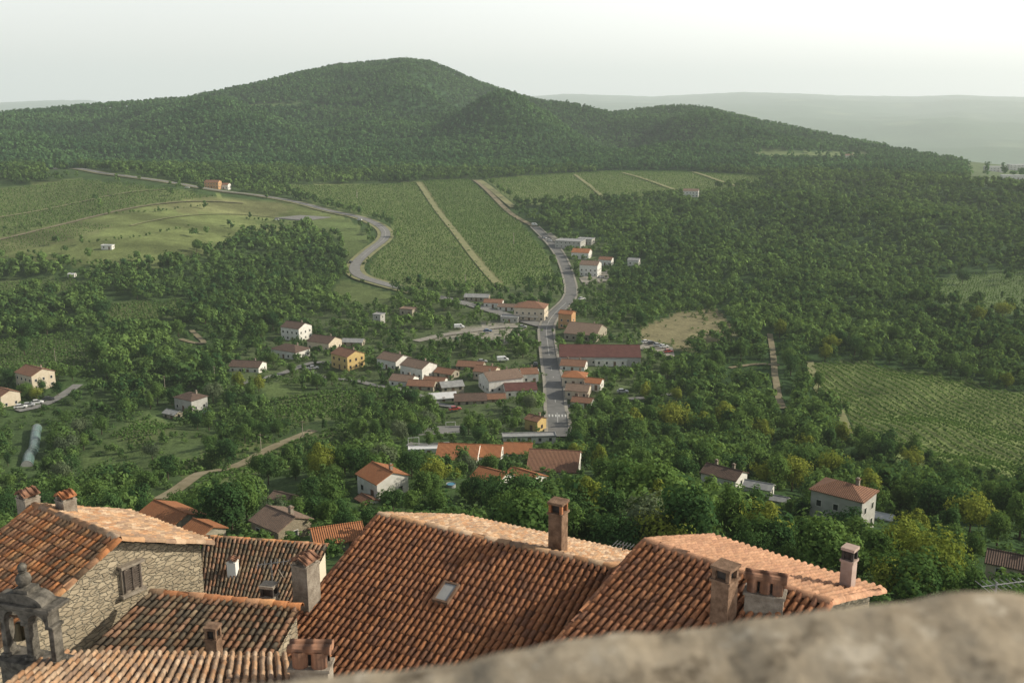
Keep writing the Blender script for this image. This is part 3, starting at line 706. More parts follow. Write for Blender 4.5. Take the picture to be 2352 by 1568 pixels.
MB(lh.location).box(P+Vector((0,0,-.35)),(.62,.26,.07),rzw).build('sill',M['chimstone'],wn)
MB(lh.location).box(P+Vector((0,0,.35)),(.6,.3,.06),rzw).build('lintel',M['chimstone'],wn)
P=Vector(lg[1])+Vector((-.25,.2,-.2)); chimney(lhro,lh,P,.4,.38,.3,yc,'gable',('chimstone','tile'))
P=Vector(lg[0]+(lg[1]-lg[0])*.8)-Vector(lg[2])*.4; P.z-=.25; chimney(lhro,lh,P,.36,.34,.4,yc,'gable',('chimstone','orange'))
def flatroof(label,pts,pal,seed,wall,depth=7.,ridge=True,**kw):
    TL,TR,BL,BR=[V3(q) for q in pts]
    mid=(TL+TR+BL+BR)/4; root=empty('town_house',(mid[0],mid[1],mid[2]-depth)); tag(root,label,'house')
    ro=roofmesh(root,[tiles(TL,TR,BL,BR,pal,seed=seed,**kw)]); o=np.array(root.location)
    if ridge:
        rv=ridgetiles(TL,TR,pal if pal!='moss' else 'old',seed); obj('ridge_tiles',npmesh('ridge_tiles',rv[0]-o,rv[1],colr=rv[2],mat=M['tile']),ro)
    z0=mid[2]-depth; dn=np.array((0,0,.2)); 
    q=[TL-dn,TR-dn,BR-dn,BL-dn]; q=[mid+(p-mid)*.96 for p in q]; lo=[np.array((p[0],p[1],z0)) for p in q]
    MB(root.location).add([Vector(p) for p in q]+[Vector(p) for p in lo],[(0,1,2,3),(7,6,5,4)]+[(i,4+i,4+(i+1)%4,(i+1)%4) for i in range(4)]).build('wall',M[wall],root)
    N=np.cross(TR-TL,BL-TL); N/=np.linalg.norm(N)
    return root,ro,(TL,N)
TL=W(345,1358,20.5); TR=W(690,1392,19.7); BL=W(195,1502,18.9); BR=W(628,1506,18.75)
e=.35
ms,msro,mspl=flatroof('low house with dark mossy tiled roof between stone house and big roof',(TL,TR,BL+(BL-TL)*e,BR+(BR-TR)*e),'moss',12,'stone')
P=hit(mspl,493,1502); chimney(msro,ms,P,.25,.25,.36,-.2,'slab',('brick','brick'))
P=W(620,1388,20.3); chimney(msro,ms,P,.3,.26,.2,-.2,'slab',('chimstone','dark'))
TL=W(468,1230,45); TR=W(752,1232,44.); TR.z=TL.z
BL=W(455,1345,42.); BR=W(690,1380,40.8)
e=.6
bk,bkro,bkpl=flatroof('house with dark tiled roof and small white chimney behind the mossy roof',(TL,TR,BL+(BL-TL)*e,BR+(BR-TR)*e),'moss',14,'cream',pitch=.22,row=.34,hgt=.075)
P=hit(bkpl,536,1318); chimney(bkro,bk,P,.42,.42,.62,-.1,'gable',('white','tile'))
TL=W(112,1502,15.4); TR=W(662,1508,15.0); BL=W(-120,1665,12.2); BR=W(690,1680,12.0)
fr,frro,frpl=flatroof('pale tiled roof at the bottom edge below the bell gable',(BL,BR,TL,TR),'pale',15,'stone',6.)
P=W(716,1545,13.9); chimney(frro,fr,P,.6,.34,.12,-.05,'pots')
lap('town')
# ------------------------------------------------------------ bell gable
O=W(80,1512,15.); kx=.0071; kz=.0082
ex=Vector((math.cos(-.28),math.sin(-.28),0)); ez=Vector((0,0,1)); ed=Vector((-ex.y,ex.x,0))
bell=empty('bell_gable',O); tag(bell,'stone bell gable with two arched openings at the lower left corner','bell gable')
def bp(x,z,d=0): return O+ex*(x*kx)+ez*(z*kz)+ed*d
def bbox(m,x0,x1,z0,z1,dp,d=0): m.box(bp((x0+x1)/2,(z0+z1)/2,d),((x1-x0)*kx,dp,(z1-z0)*kz),-.28); return m
m=MB(O); bbox(m,-85,85,-12,4,.5); bbox(m,-75,75,-90,-12,.42); bevel(m.build('base',M['limestone'],bell),.015)
for x in (-68,0,68):
    m=MB(O); bbox(m,x-7,x+7,8,82,.2); bbox(m,x-11,x+11,4,11,.28); bbox(m,x-11,x+11,82,89,.28); bevel(m.build('pillar',M['limestone'],bell),.012)
m=MB(O)
for cx in (-34,34):
    k=9
    for i in range(k):
        a0=PI*i/k;a1=PI*(i+1)/k; r0=24
        def outer(a):
            f=max(abs(math.cos(a)),abs(math.sin(a))); return cx+34*math.cos(a)/f, 89+min(30,34*math.sin(a)/f)
        o0,o1=outer(a0),outer(a1)
        q=[bp(cx+r0*math.cos(a0),89+r0*math.sin(a0)*.9,-.13),bp(cx+r0*math.cos(a1),89+r0*math.sin(a1)*.9,-.13),bp(o1[0],o1[1],-.13),bp(o0[0],o0[1],-.13)]
        m.prism(q,ed*.26)
m.build('arch',M['limestone'],bell)
m=MB(O); bbox(m,-80,80,119,125,.4); bbox(m,-88,88,125,133,.5); bevel(m.build('cornice',M['limestone'],bell),.015)
q=[bp(60*math.cos(a),133+22*math.sin(a),-.17) for a in np.linspace(PI,0,13)]
MB(O).prism(q,ed*.34).build('pediment',M['limestone'],bell)
m=MB(O); bbox(m,-20,20,153,162,.28); m.build('pedestal',M['limestone'],bell)
m=MB(O)
def ball(ce,r_): return [(max(.001,r_*math.sin(a)),ce-r_*math.cos(a)) for a in np.linspace(0,PI,9)]
b0=bp(-4,162); m.lathe(b0,[(.06,0),(.06,.02)]+ball(.13,.125)+[(.045,.245),(.045,.26),(.07,.27),(.07,.285)]+ball(.345,.075),16)
fo=m.build('finial',M['limestone'],bell); fo.data.polygons.foreach_set('use_smooth',np.ones(len(fo.data.polygons),bool))
m=MB(O); b0=bp(-34,42); m.lathe(b0,[(.001,.3),(.05,.29),(.065,.24),(.075,.12),(.1,.03),(.115,0),(.1,-.0)],14); m.build('bell',M['bronze'],bell)
MB(O).tube(bp(-56,90),bp(-12,90),.02).build('yoke',M['wood'],bell)
# ------------------------------------------------------------ parapet
def parapet_mat():
    m,nt,n,l=newmat('weathered_parapet_stone'); tc=n.new('ShaderNodeTexCoord').outputs['Object']
    f=ramp(n,l,noise(n,l,tc,5,6,.75),.36,.64); f2=ramp(n,l,noise(n,l,tc,13,5,.75),.54,.66); f3=ramp(n,l,noise(n,l,tc,19,5,.75),.54,.66)
    k=mix_rgb(n,l,f,(.27,.22,.155),(.42,.355,.265)); k=mix_rgb(n,l,f3,k,(.52,.455,.36)); k=mix_rgb(n,l,f2,k,(.135,.108,.075))
    finish(n,l,k,.95,noise(n,l,tc,9,5,.65),.012); return m
M['parapet']=parapet_mat()
sil=[(100,1650),(250,1618),(420,1588),(560,1566),(700,1552),(800,1543),(950,1530),(1080,1510),(1200,1481),(1300,1463),(1450,1448),(1600,1433),(1720,1415),(1850,1401),(1950,1391),(2050,1381),(2120,1361),(2200,1347),(2280,1351),(2352,1363),(2450,1380),(2650,1395)]
sx=np.array([p[0] for p in sil],float); sy=np.array([p[1] for p in sil],float)
xs=np.linspace(100,2650,300); ys=np.interp(xs,sx,sy); ker=np.ones(9)/9; ys=np.convolve(np.pad(ys,4,'edge'),ker,'valid')+2.*np.sin(xs/47)+1.8*np.sin(xs/23.7+1.)+2*np.sin(xs/81)
prof=[(.09,-1.6),(.08,-.5),(.065,-.14),(.045,-.06),(.02,-.02),(0,-.003),(-.02,.0),(-.05,-.003),(-.1,-.01),(-.16,-.02),(-.24,-.035),(-.33,-.06),(-.4,-.1),(-.43,-.2),(-.44,-1.6)]
pd=np.array(prof); tt=np.linspace(0,len(prof)-1,70); pdx=np.interp(tt,range(len(prof)),pd[:,0]); pdz=np.interp(tt,range(len(prof)),pd[:,1])
VV=[]
for x_,y_ in zip(xs,ys):
    e=W(x_,y_,1.12)
    VV.append(np.c_[np.full(70,e.x),e.y+pdx,e.z+pdz])
VV=np.array(VV)
bx=VV[...,0];by=VV[...,1]
bump=.004*nz(bx,by,.22,61)+.002*nz(bx,by,.09,62)
msk=np.clip(1-np.abs(pdz)/.4,0,1)*(pdx<.005)
VV[...,2]+=bump*msk[None]*np.clip(-pdx/.03,.25,1)[None]
na,nr=VV.shape[:2]; I=np.arange(na*nr).reshape(na,nr)
F=np.stack([I[:-1,:-1],I[1:,:-1],I[1:,1:],I[:-1,1:]],-1).reshape(-1,4)[:,::-1]
me=npmesh('parapet_wall',VV.reshape(-1,3),F,mat=M['parapet']); me.polygons.foreach_set('use_smooth',np.ones(len(me.polygons),bool))
tag(obj('parapet_wall',me),'weathered stone parapet out of focus across the bottom right corner','wall')
# ------------------------------------------------------------ antennas, dish
def antenna(label,P,h,L,ang,n=7):
    rt=empty('tv_antenna',P); tag(rt,label,'antenna')
    MB(P).tube(P-Vector((0,0,.6)),P+Vector((0,0,h)),.018,n=6).build('mast',M['metal'],rt)
    d=Vector((math.cos(ang),math.sin(ang),.05)); sd=Vector((-d.y,d.x,0)); top=P+Vector((0,0,h-.05))
    MB(P).tube(top-d*L*.35,top+d*L*.65,.01,n=6).build('boom',M['metal'],rt)
    m=MB(P)
    for i in range(n):
        q=top+d*L*(-.33+i/(n-1)*.96); e=.22-.012*i; m.tube(q-sd*e,q+sd*e,.006,n=5)
    m.build('elements',M['metal'],rt)
antenna('thin television aerial on a mast beside the stone chimney',W(628,1375,21.),.95,.9,.2)
antenna('television aerial behind the ridge between the two big roofs',W(1430,1275,24.),.35,.7,-.5,8)
antenna('large television aerial at the right edge above the parapet',W(2285,1372,16.),.3,.8,.15,8)
P=W(642,1318,22.); rt=empty('satellite_dish',P); tag(rt,'round grey satellite dish on the mast beside the stone chimney','satellite dish')
m=MB(P); fw=Vector((.75,.3,.4)).normalized(); a=fw.orthogonal().normalized(); b=fw.cross(a); vs=[];fs=[];k=16
for j,(r_,d_) in enumerate(((.004,0),(.05,.006),(.09,.02),(.12,.04))):
    vs+=[P+(a*math.cos(2*PI*i/k)+b*math.sin(2*PI*i/k))*r_+fw*d_ for i in range(k)]
for j in range(3): fs+=[(j*k+i,j*k+(i+1)%k,(j+1)*k+(i+1)%k,(j+1)*k+i) for i in range(k)]
m.add(vs,fs).build('dish',M['chimstone'],rt); MB(P).tube(P,P+fw*.14,.008,n=5).build('feed_arm',M['metal'],rt); MB(P).tube(P,P-fw*.08-Vector((0,0,.3)),.012,n=5).build('bracket',M['metal'],rt)
lap('foreground')
# ------------------------------------------------------------ cars
CARM={}
def carparts(van):
    if van not in CARM:
        w=.88
        if not van: pr=[(-2.15,.35),(-2.15,.8),(-1.9,.92),(-1.2,.95),(1.0,.95),(1.9,.82),(2.12,.65),(2.15,.35)]; gl=[(-1.75,.94),(-1.35,1.42),(.25,1.45),(1.05,.94)]
        else: pr=[(-2.6,.4),(-2.6,2.05),(1.0,2.1),(1.7,1.2),(2.5,1.0),(2.6,.4)]; gl=[(.3,1.25),(.3,1.85),(1.02,1.9),(1.62,1.22)]
        b=MB().prism([(x,-w,z) for x,z in pr],(0,2*w,0))
        if not van: b.box((-.55,0,1.46),(1.5,1.45,.05))
        g_=MB().prism([(x,-w*.86 if not van else -w-.01,z) for x,z in gl],(0,2*(w*.86 if not van else w+.01),0)).mesh('windows',M['glass'])
        wh=MB().tube((0,-.1,0),(0,.1,0),.33,n=14).mesh('wheel',M['rubber']); rim=MB().tube((0,-.115,0),(0,.115,0),.19,n=10).mesh('rim',M['metal'])
        hl=MB().box((0,0,0),(.06,.3,.14)).mesh('headlight',M['lamp'])
        CARM[van]=(b,g_,wh,rim,hl)
    return CARM[van]
CB={}
def car(px,py,yaw,colr,where,van=False,group=None):
    g=ground(px,py); b,g_,wh,rim,hl=carparts(van)
    if (van,colr) not in CB: CB[(van,colr)]=b.mesh('body',M[colr])
    nm={'carwhite':'white','carsilver':'silver','cardark':'dark','carred':'red','carblue':'blue'}[colr]
    rt=empty('van' if van else 'car',(g.x,g.y,g.z+.32*(1+math.hypot(g.x,g.y)/700)),R(yaw)); tag(rt,f"{nm} {'van' if van else 'car'} {where}",'van' if van else 'car',group)
    bo=obj('body',CB[(van,colr)],rt)
    bo.modifiers.new('bevel','BEVEL').width=.1
    obj('windows',g_,rt)
    for x in (-1.35,1.35):
        for y in (-.82,.82):
            q=obj('wheel',wh,rt); q.location=(x,y,.33); obj('rim',rim,q)
    for y in (-.6,.6):
        q=obj('headlight',hl,rt); q.location=((2.13 if not van else 2.56),y,.68)
    HB.append((px-6,px+6,py-12,py,g.x,g.y,4))
for a in [
(1484,790,20,'carwhite','first from the left in the car park beside the red hall'),
(1497,793,20,'cardark','second from the left in the car park beside the red hall'),
(1511,797,20,'carsilver','third from the left in the car park beside the red hall'),
(1525,801,20,'carwhite','fourth from the left in the car park beside the red hall'),
(1535,812,20,'carred','at the right end of the car park beside the red hall'),
(1055,756,10,'carwhite','standing at the pale car park left of the street bend',True),
(1232,858,88,'carwhite','parked at the left kerb halfway up the street'),
(1230,842,88,'cardark','parked at the left kerb just above the white one'),
(1228,872,88,'carsilver','parked at the left kerb just below the white one'),
(1155,832,10,'carwhite','parked in the yard behind the long brown roof',True),
(1108,835,10,'carsilver','parked in the yard left of the white van'),
(48,940,20,'carwhite','leftmost of the row parked at the left edge'),
(66,936,20,'carsilver','second of the row parked at the left edge'),
(86,930,20,'carwhite','third of the row parked at the left edge'),
(112,922,20,'cardark','rightmost of the row parked at the left edge'),
(430,434,-5,'carwhite','driving on the far road near the red roadside house'),
(826,508,-15,'carwhite','driving above the bend of the winding road'),
(806,606,80,'cardark','on the winding road at its left most bend'),
(1336,690,40,'carwhite','turning at the junction near the upper street'),
(1250,735,60,'cardark','on the street bend beside the restaurant'),
(1228,520,-30,'carwhite','at the far top end of the upper street',True),
(1250,550,-40,'carsilver','parked beside the flat roofed modern building'),
(1262,556,-40,'carwhite','parked next to the silver one near the flat roofed building'),
(1380,640,30,'carsilver','parked in front of the white villa'),
(1430,905,5,'carsilver','on the lane right of the lowest cottage'),
(1045,945,20,'carred','parked below the dark roofed workshop'),
(720,850,20,'carsilver','on the lane left of the bright yellow house'),
(1200,755,0,'carsilver','in the pale car park near the restaurant'),
(1120,765,0,'carblue','in the middle of the pale car park'),
(635,508,-10,'carwhite','parked by the pale layby in the meadow')]: car(*a)
for i,(px,py,hp) in enumerate([(1069,664,34),(600,1040,46),(696,1012,48),(494,880,40),(380,905,44),(128,835,36),(1180,560,26),(760,1105,60),(1455,470,16),(820,455,18)]):
    g=ground(px,py); dep=float(proj(g.x,g.y,g.z)[2]); h=hp*dep/FP; wh=['in the lower middle of the vineyard','beside the dirt track on the slope','at the upper end of the dirt track','left of the low dark roofed house','above the lone hip roofed house','above the cream house at left','at the upper right edge of the vineyard','left of the white gabled house','at the far vineyard left of the white farmhouse','at the far edge of the vineyard near the road'][i]
    rt=empty('utility_pole',g); tag(rt,'wooden utility pole '+wh,'pole'); wd=max(.13,dep/FP*.8)
    MB(g).tube(g-Vector((0,0,.5)),g+Vector((0,0,h)),wd,wd*.7,8).build('post',M['stonefar'],rt); MB(g).box(g+Vector((0,0,h*.93)),(1.6,.12,.12)).build('crossarm',M['wood'],rt)
a=ground(85,985); b=ground(62,1072); d=(b-a); d.z=0; L=d.length; d.normalize(); sd=Vector((-d.y,d.x,0)); rt=empty('polytunnel',a); tag(rt,'long pale green plastic tunnel greenhouse at the lower left edge','greenhouse')
vs=[];fs=[];n=13;kk=12
for i in range(n):
    p=a+d*L*i/(n-1); p.z=tz(p.x,p.y)
    vs+=[p+sd*math.cos(t_)*1.6+Vector((0,0,math.sin(t_)*1.8)) for t_ in np.linspace(0,PI,kk)]
    q_=float(proj(p.x,p.y,p.z)[0]); w_=float(proj(p.x,p.y,p.z)[1]); HB.append((q_-20,q_+20,w_-22,w_+6,p.x,p.y,6))
for i in range(n-1): fs+=[(i*kk+j,i*kk+j+1,(i+1)*kk+j+1,(i+1)*kk+j) for j in range(kk-1)]
MB(a).add(vs,fs).build('cover',M['plastic'],rt)
MB(a).add(vs[:kk],[tuple(range(kk))]).build('end_wall',M['greysheet'],rt); MB(a).add(vs[-kk:],[tuple(range(kk))]).build('end_wall',M['greysheet'],rt)
for i in range(0,n,2):
    m=MB(a)
    for j in range(kk-1): m.tube(vs[i*kk+j]+Vector((0,0,.03)),vs[i*kk+j+1]+Vector((0,0,.03)),.05,n=5)
    m.build('hoop',M['greysheet'],rt)
for px,py,r_,lb in ((475,948,1.7,'round blue garden pool right of the lone hip roofed house'),(1036,1118,.9,'small round blue paddling pool under the trees near the school annex')):
    g=ground(px,py); g.z+=.1; rt=empty('garden_pool',g); tag(rt,lb,'pool')
    MB(g).lathe(g,[(r_,-.6),(r_,.6),(r_+.06,.63),(r_+.06,.55),(r_-.06,.53)],20).build('rim',M['greysheet'],rt)
    MB(g).tube(g,g+Vector((0,0,.5)),r_-.08,n=20).build('water',M['blue'],rt); HB.append((px-16,px+16,py-8,py,g.x,g.y,5))
for px,py,lb in ((1035,984,'white football goal at the far end of the sports court'),(950,1022,'white football goal at the near end of the sports court')):
    g=ground(px,py); rt=empty('football_goal',g); tag(rt,lb,'goal'); z=Vector((0,0,2.2)); x=Vector((1.5,.3,0))
    MB(g).tube(g-x,g-x+z,.07).build('post',M['whitesheet'],rt); MB(g).tube(g+x,g+x+z,.07).build('post',M['whitesheet'],rt); MB(g).tube(g-x+z,g+x+z,.07).build('crossbar',M['whitesheet'],rt)
    HB.append((px-16,px+16,py-16,py,g.x,g.y,5))
# keep courts, gardens, clearings and fields in sight
for b in ((930,1070,980,1030),(1255,1300,900,1000),(940,1340,1000,1105),(940,1340,1000,1105),(2150,2420,640,712),(1480,1680,715,795),(250,420,700,742),(-20,210,785,845),(640,880,905,975),(250,400,960,1070),(1960,2420,900,1100),(1940,2100,860,1010),(1210,1420,405,460),(1400,1700,400,440)):
    g=ground((b[0]+b[1])/2,(b[2]+b[3])/2); HB.append((b[0],b[1],b[2],b[3],g.x,g.y,3))
lap('props')
# ------------------------------------------------------------ vegetation prototypes
def crown(seed,nclump,nleaf,ls,shape='round',jn=.38,tv=.45):
    r=np.random.default_rng(seed)
    if shape=='round': cz,rx,rz,z0=.58,.33,.36,.2
    elif shape=='tall': cz,rx,rz,z0=.56,.22,.42,.14
    elif shape=='spread': cz,rx,rz,z0=.6,.45,.32,.25
    elif shape=='bush': cz,rx,rz,z0=.48,.5,.46,.0
    else: cz,rx,rz,z0=.5,.2,.48,.05
    d=r.normal(size=(nclump,3)); d/=np.linalg.norm(d,axis=1)[:,None]
    rad=r.uniform(.35,.95,nclump)**.7
    if shape=='cone':
        t_=r.uniform(0,1,nclump)**1.4; a=r.uniform(0,6.28,nclump); rr_=(1-t_)*.17+.01
        cc=np.stack([np.cos(a)*rr_,np.sin(a)*rr_,.08+t_*.9],1); cr=.05+.07*(1-t_)
    else:
        irr=1+.28*np.sin(3*np.arctan2(d[:,1],d[:,0])+r.uniform(0,6))
        cc=d*rad[:,None]*np.array((rx,rx,rz))*irr[:,None]*.88+np.array((0,0,cz)); cr=r.uniform(.09,.18,nclump)*(rx/.33)**.5
    tone=r.uniform(0,1,nclump)
    k=r.integers(0,nclump,nleaf)
    e=r.normal(size=(nleaf,3)); e[:,2]+=.25; e/=np.linalg.norm(e,axis=1)[:,None]
    p=cc[k]+e*(cr[k]*r.uniform(.6,1.08,nleaf)**.6)[:,None]
    p[:,2]=np.maximum(p[:,2],z0*.7+.02)
    out=p-np.array((0,0,cz-.1)); out/=np.linalg.norm(out,axis=1)[:,None]+1e-6
    n=e*.65+out*.55+r.normal(size=(nleaf,3))*jn; n/=np.linalg.norm(n,axis=1)[:,None]
    a=np.cross(n,r.normal(size=(nleaf,3))); a/=np.linalg.norm(a,axis=1)[:,None]+1e-6; b=np.cross(n,a)
    s1=(ls*r.uniform(.6,1.25,nleaf))[:,None]*.5; s2=s1*r.uniform(.55,.9,nleaf)[:,None]
    V=np.stack([p-a*s1,p-b*s2,p+a*s1,p+b*s2],1)
    V[:,1]+=n*s1*.25; V[:,3]+=n*s1*.25
    F_=np.arange(nleaf*4).reshape(-1,4)
    tn=np.clip((1-tv)*tone[k]+tv*r.uniform(0,1,nleaf),0,1)
    return V.reshape(-1,3),F_,np.repeat(tn,4)
def trunkmesh(seed,shape):
    r=random.Random(seed); m=MB(); top={'round':.62,'tall':.7,'spread':.55,'bush':.4,'cone':.85}[shape]
    pts=[Vector((0,0,-.06)),Vector((r.uniform(-.01,.01),r.uniform(-.01,.01),top*.4)),Vector((r.uniform(-.03,.03),r.uniform(-.03,.03),top))]
    m.tube(pts[0],pts[1],.026,.019,8,False); m.tube(pts[1],pts[2],.019,.006,8,False)
    for i in range(6):
        t_=r.uniform(.4,.95); b=pts[1]*(1-t_)+pts[2]*t_; a=r.uniform(0,6.28); l=r.uniform(.14,.26)*(1 if shape!='cone' else .4)
        m.tube(b,b+Vector((math.cos(a)*l,math.sin(a)*l,l*.7)),.009,.003,6,False)
    return m.mesh('trunk',M['bark'])
PROTO=[]
for i,(sh,cl,nl,ls,mi) in enumerate([('round',46,3000,.05,0),('round',40,2800,.052,1),('spread',50,3200,.052,0),('tall',40,2400,.047,1),('round',34,2400,.055,2),('bush',44,2600,.06,0),('tall',46,2600,.047,0),('spread',40,2600,.052,3),('cone',70,2200,.04,0),('bush',36,2400,.06,1),('round',52,3200,.05,1),('spread',44,3000,.052,2)]):
    V,F_,tn=crown(100+i,cl,nl,ls,sh,.3,.35); PROTO.append((sh,mi,trunkmesh(i,sh),npmesh('crown',V,F_,tn,mat=LEAF[mi])))
def scatter(protos,pts,hts,wid,tone,name,mat,label,cat,r):
    n=len(pts); pid=r.integers(0,len(protos),n); Vs=[];Fs=[];Ts=[];b=0
    for k,(V,F_,tn) in enumerate(protos):
        q=np.where(pid==k)[0]
        if not len(q): continue
        a=r.uniform(0,6.28,len(q)); ca,sa=np.cos(a)[:,None],np.sin(a)[:,None]
        x=(V[None,:,0]*ca-V[None,:,1]*sa)*wid[q][:,None]; y=(V[None,:,0]*sa+V[None,:,1]*ca)*wid[q][:,None]; z=V[None,:,2]*hts[q][:,None]
        P=np.stack([x+pts[q,0][:,None],y+pts[q,1][:,None],z+pts[q,2][:,None]],-1)
        Vs.append(P.reshape(-1,3).astype(np.float32)); Fs.append((F_[None]+(np.arange(len(q))*len(V))[:,None,None]).reshape(-1,F_.shape[1])+b); b+=len(q)*len(V)
        Ts.append(np.clip(tn[None]*.42+tone[q][:,None]*.62,0,1).reshape(-1))
    o=obj(name,npmesh(name,np.concatenate(Vs),np.concatenate(Fs),np.concatenate(Ts),mat=mat)); tag(o,label,cat,kind='stuff'); print(name,n,b)
    return o
RPT=np.array(ROADPTS); RW=np.array(ROADW); rpx,rpy,_=proj(RPT[:,0],RPT[:,1],RPT[:,2])
# trees may hide the stretch of road below the bend
hid=(rpx>895)&(rpx<1130)&(rpy>655)&(rpy<722); RW[hid]=-np.abs(RW[hid])
HBa=np.array(HB)
def grid(r1,r2,sp,azr,r):
    xm=r2*math.sin(R(azr)); xs_=np.arange(-xm,xm,sp); ys_=np.arange(r1*.8,r2,sp); x,y=np.meshgrid(xs_,ys_); x=x+(np.arange(len(ys_))%2)[:,None]*sp/2
    x=(x+r.uniform(-.42,.42,x.shape)*sp).ravel(); y=(y+r.uniform(-.42,.42,y.shape)*sp).ravel(); rr_=np.hypot(x,y); a=np.abs(np.arctan2(x,y))
    k=(rr_>r1)&(rr_<r2)&(a<R(azr)); return x[k],y[k]
def density(px,py):
    d=np.ones(px.shape)
    d[inpoly(px,py,VILLAGE)]=.66
    q=inpoly(px,py,SLOPE); d[q]=.75
    d[inpoly(px,py,LOWR)]=.5
    d[(px<1150)&(py>1150)]*=.85
    for k,pl in FIELDS.items():
        q=inpoly(px,py,pl); d[q]={'meadow':.012,'meadowA':.008,'meadowB':.02,'clear1':.06,'clear2':.2,'meadow3':.07,'dry':.08,'vineL':.012,'vineU':.06,'vineW':.03,'vineT':.03,'vineY':.05}.get(k,0)
    return d
def clear(x,y,z,h,wd,r,hp=.975,rp=.97):
    px,py,dep=proj(x,y,z); tx,ty,_=proj(x,y,z+h*.9); hw=wd*.42*FP/dep
    ok=np.ones(x.shape,bool)
    for b in HBa:
        ov=(px+hw*.8>b[0])&(px-hw*.8<b[1]); near=(py>b[3]-2)&(ty<b[3]-.3*(b[3]-b[2]))&(py-b[3]<400)
        ok&=~(ov&near&(r.uniform(0,1,x.shape)<hp))
        ok&=~(np.hypot(x-b[4],y-b[5])<b[6]*.55+wd*.35)
    for i in range(len(RPT)):
        w_=abs(RW[i]); ok&=~(np.hypot(x-RPT[i,0],y-RPT[i,1])<w_+wd*.25)
        if RW[i]>0:
            ok&=~((np.abs(px-rpx[i])<hw*.85+3)&(py>rpy[i])&(ty<rpy[i]+1)&(r.uniform(0,1,x.shape)<rp))
    return ok
r=np.random.default_rng(77)
AX=[];
for r1,r2,sp,hh in ((98,350,5.0,(4.6,9.8)),(350,700,5.9,(5.2,9.6)),(700,1250,7.,(6.,10.8))):
    x,y=grid(r1,r2,sp,32,r); z=terr(x,y); px,py,_=proj(x,y,z)
    k=r.uniform(0,1,x.shape)<density(px,py)*np.clip(1.05+.75*nz(x,y,45,72),.12,1.5); x,y,z,px,py=x[k],y[k],z[k],px[k],py[k]
    h=r.uniform(hh[0],hh[1],x.shape)*(1+.18*nz(x,y,70,73))
    h=np.where((px<1150)&(py>880),h*.8,h)
    h=np.where(inpoly(px,py,VILLAGE),h*.75,h)
    wd=h*r.uniform(.85,1.15,x.shape)
    k=clear(x,y,z,h,wd,r); AX.append(np.stack([x,y,z,h,wd],1)[k])
    q=~k; x,y,z=x[q],y[q],z[q]
    if r1<600:
        h2=r.uniform(1.8,3.6,x.shape); w2=h2*r.uniform(1.,1.3,x.shape); k=clear(x,y,z,h2,w2,r)&(r.uniform(0,1,x.shape)<.7); AX.append(np.stack([x,y,z,h2,w2],1)[k])
extra=[(445,545,8),(475,540,7),(470,578,6),(205,596,8),(130,562,7),(535,526,6),(150,582,6),(575,503,6),(250,492,5),(365,488,5),(300,598,4),(320,600,4),(1190,782,8),(1085,742,7),(985,752,9),(1075,800,8),(1450,500,8),(1175,1205,9),(1105,1172,7),(1000,1130,7),(1060,1075,6),(945,690,9),(975,698,9),(1000,706,8),(960,704,8),(1030,712,7),(920,686,8),(1050,720,6)]
def rowtrees(pp,step,h):
    for a,b in zip(pp[:-1],pp[1:]):
        n=max(1,int(math.hypot(b[0]-a[0],b[1]-a[1])/step))
        for i in range(n):
            t=(i+r.uniform(0,1))/n; extra.append((a[0]+(b[0]-a[0])*t,a[1]+(b[1]-a[1])*t,h*r.uniform(.6,1.3)))
rowtrees([(240,494),(370,487),(480,472)],12,3.); rowtrees([(60,582),(150,602),(290,617)],11,4.); rowtrees([(430,600),(520,570)],12,4.5); rowtrees([(0,530),(100,518),(180,502)],12,3.); rowtrees([(640,440),(720,460),(800,480)],16,3.); rowtrees([(200,560),(330,545),(440,520)],13,2.6); rowtrees([(560,505),(650,512),(700,524)],10,3.)
rowtrees([(600,920),(640,985)],14,4.); rowtrees([(850,960),(930,930),(1000,950)],13,6.); rowtrees([(200,905),(300,900),(400,885),(520,895)],13,6); rowtrees([(470,1030),(560,1000),(640,985)],16,3.5); rowtrees([(180,1000),(260,1045),(330,1035),(420,1000)],14,3.5)
ex_=[]
for px,py,h in extra:
    g=ground(px,py); ex_.append((g.x,g.y,g.z,h,h))
AX=np.concatenate(AX+[np.array(ex_)])
# which trees can be seen best: near ones first, each hiding what stands behind it
px,py,dep=proj(AX[:,0],AX[:,1],AX[:,2]); _,tpy,_=proj(AX[:,0],AX[:,1],AX[:,2]+AX[:,3])
skx=[0,130,480,560,740,870,1240,1420,1480,1640,2000,2100,2200,2352]; sky_=[1180,1150,1240,1200,1215,1180,1240,1290,1240,1218,1370,1370,1345,1360]
buf=np.zeros((392,588),bool); edge=np.interp(np.arange(588)*4,skx,sky_)/4
for q in range(588): buf[int(edge[q]):,q]=True
area=np.zeros(len(AX)); hwp=AX[:,4]*.36*FP/dep
for i in np.argsort(dep):
    x0,x1=int(max(0,(px[i]-hwp[i])/4)),int(min(588,(px[i]+hwp[i])/4+1)); y0,y1=int(max(0,tpy[i]/4)),int(min(392,(py[i]-.2*(py[i]-tpy[i]))/4+1))
    if x1<=x0 or y1<=y0: continue
    bb=buf[y0:y1,x0:x1]; area[i]=(~bb).sum(); bb[:]=True
keep=(tpy<np.interp(px,skx,sky_)+40)
order=np.argsort(-area); near=order[:300]; rest=order[300:]; rest=rest[keep[rest]]
lap('tree placing %d'%len(AX))
tonew=['dark','green','yellowish','greyish']; shw={'round':'round','tall':'slender','spread':'spreading','bush':'bushy','cone':'conical'}
LA=np.array([(a,b) for a,b,_ in LAND])
pr=np.random.default_rng(9); weights=np.array([4,4,3,2.2,1.0,2,2,1.2,.3,1.6,4,.5]); weights/=weights.sum()
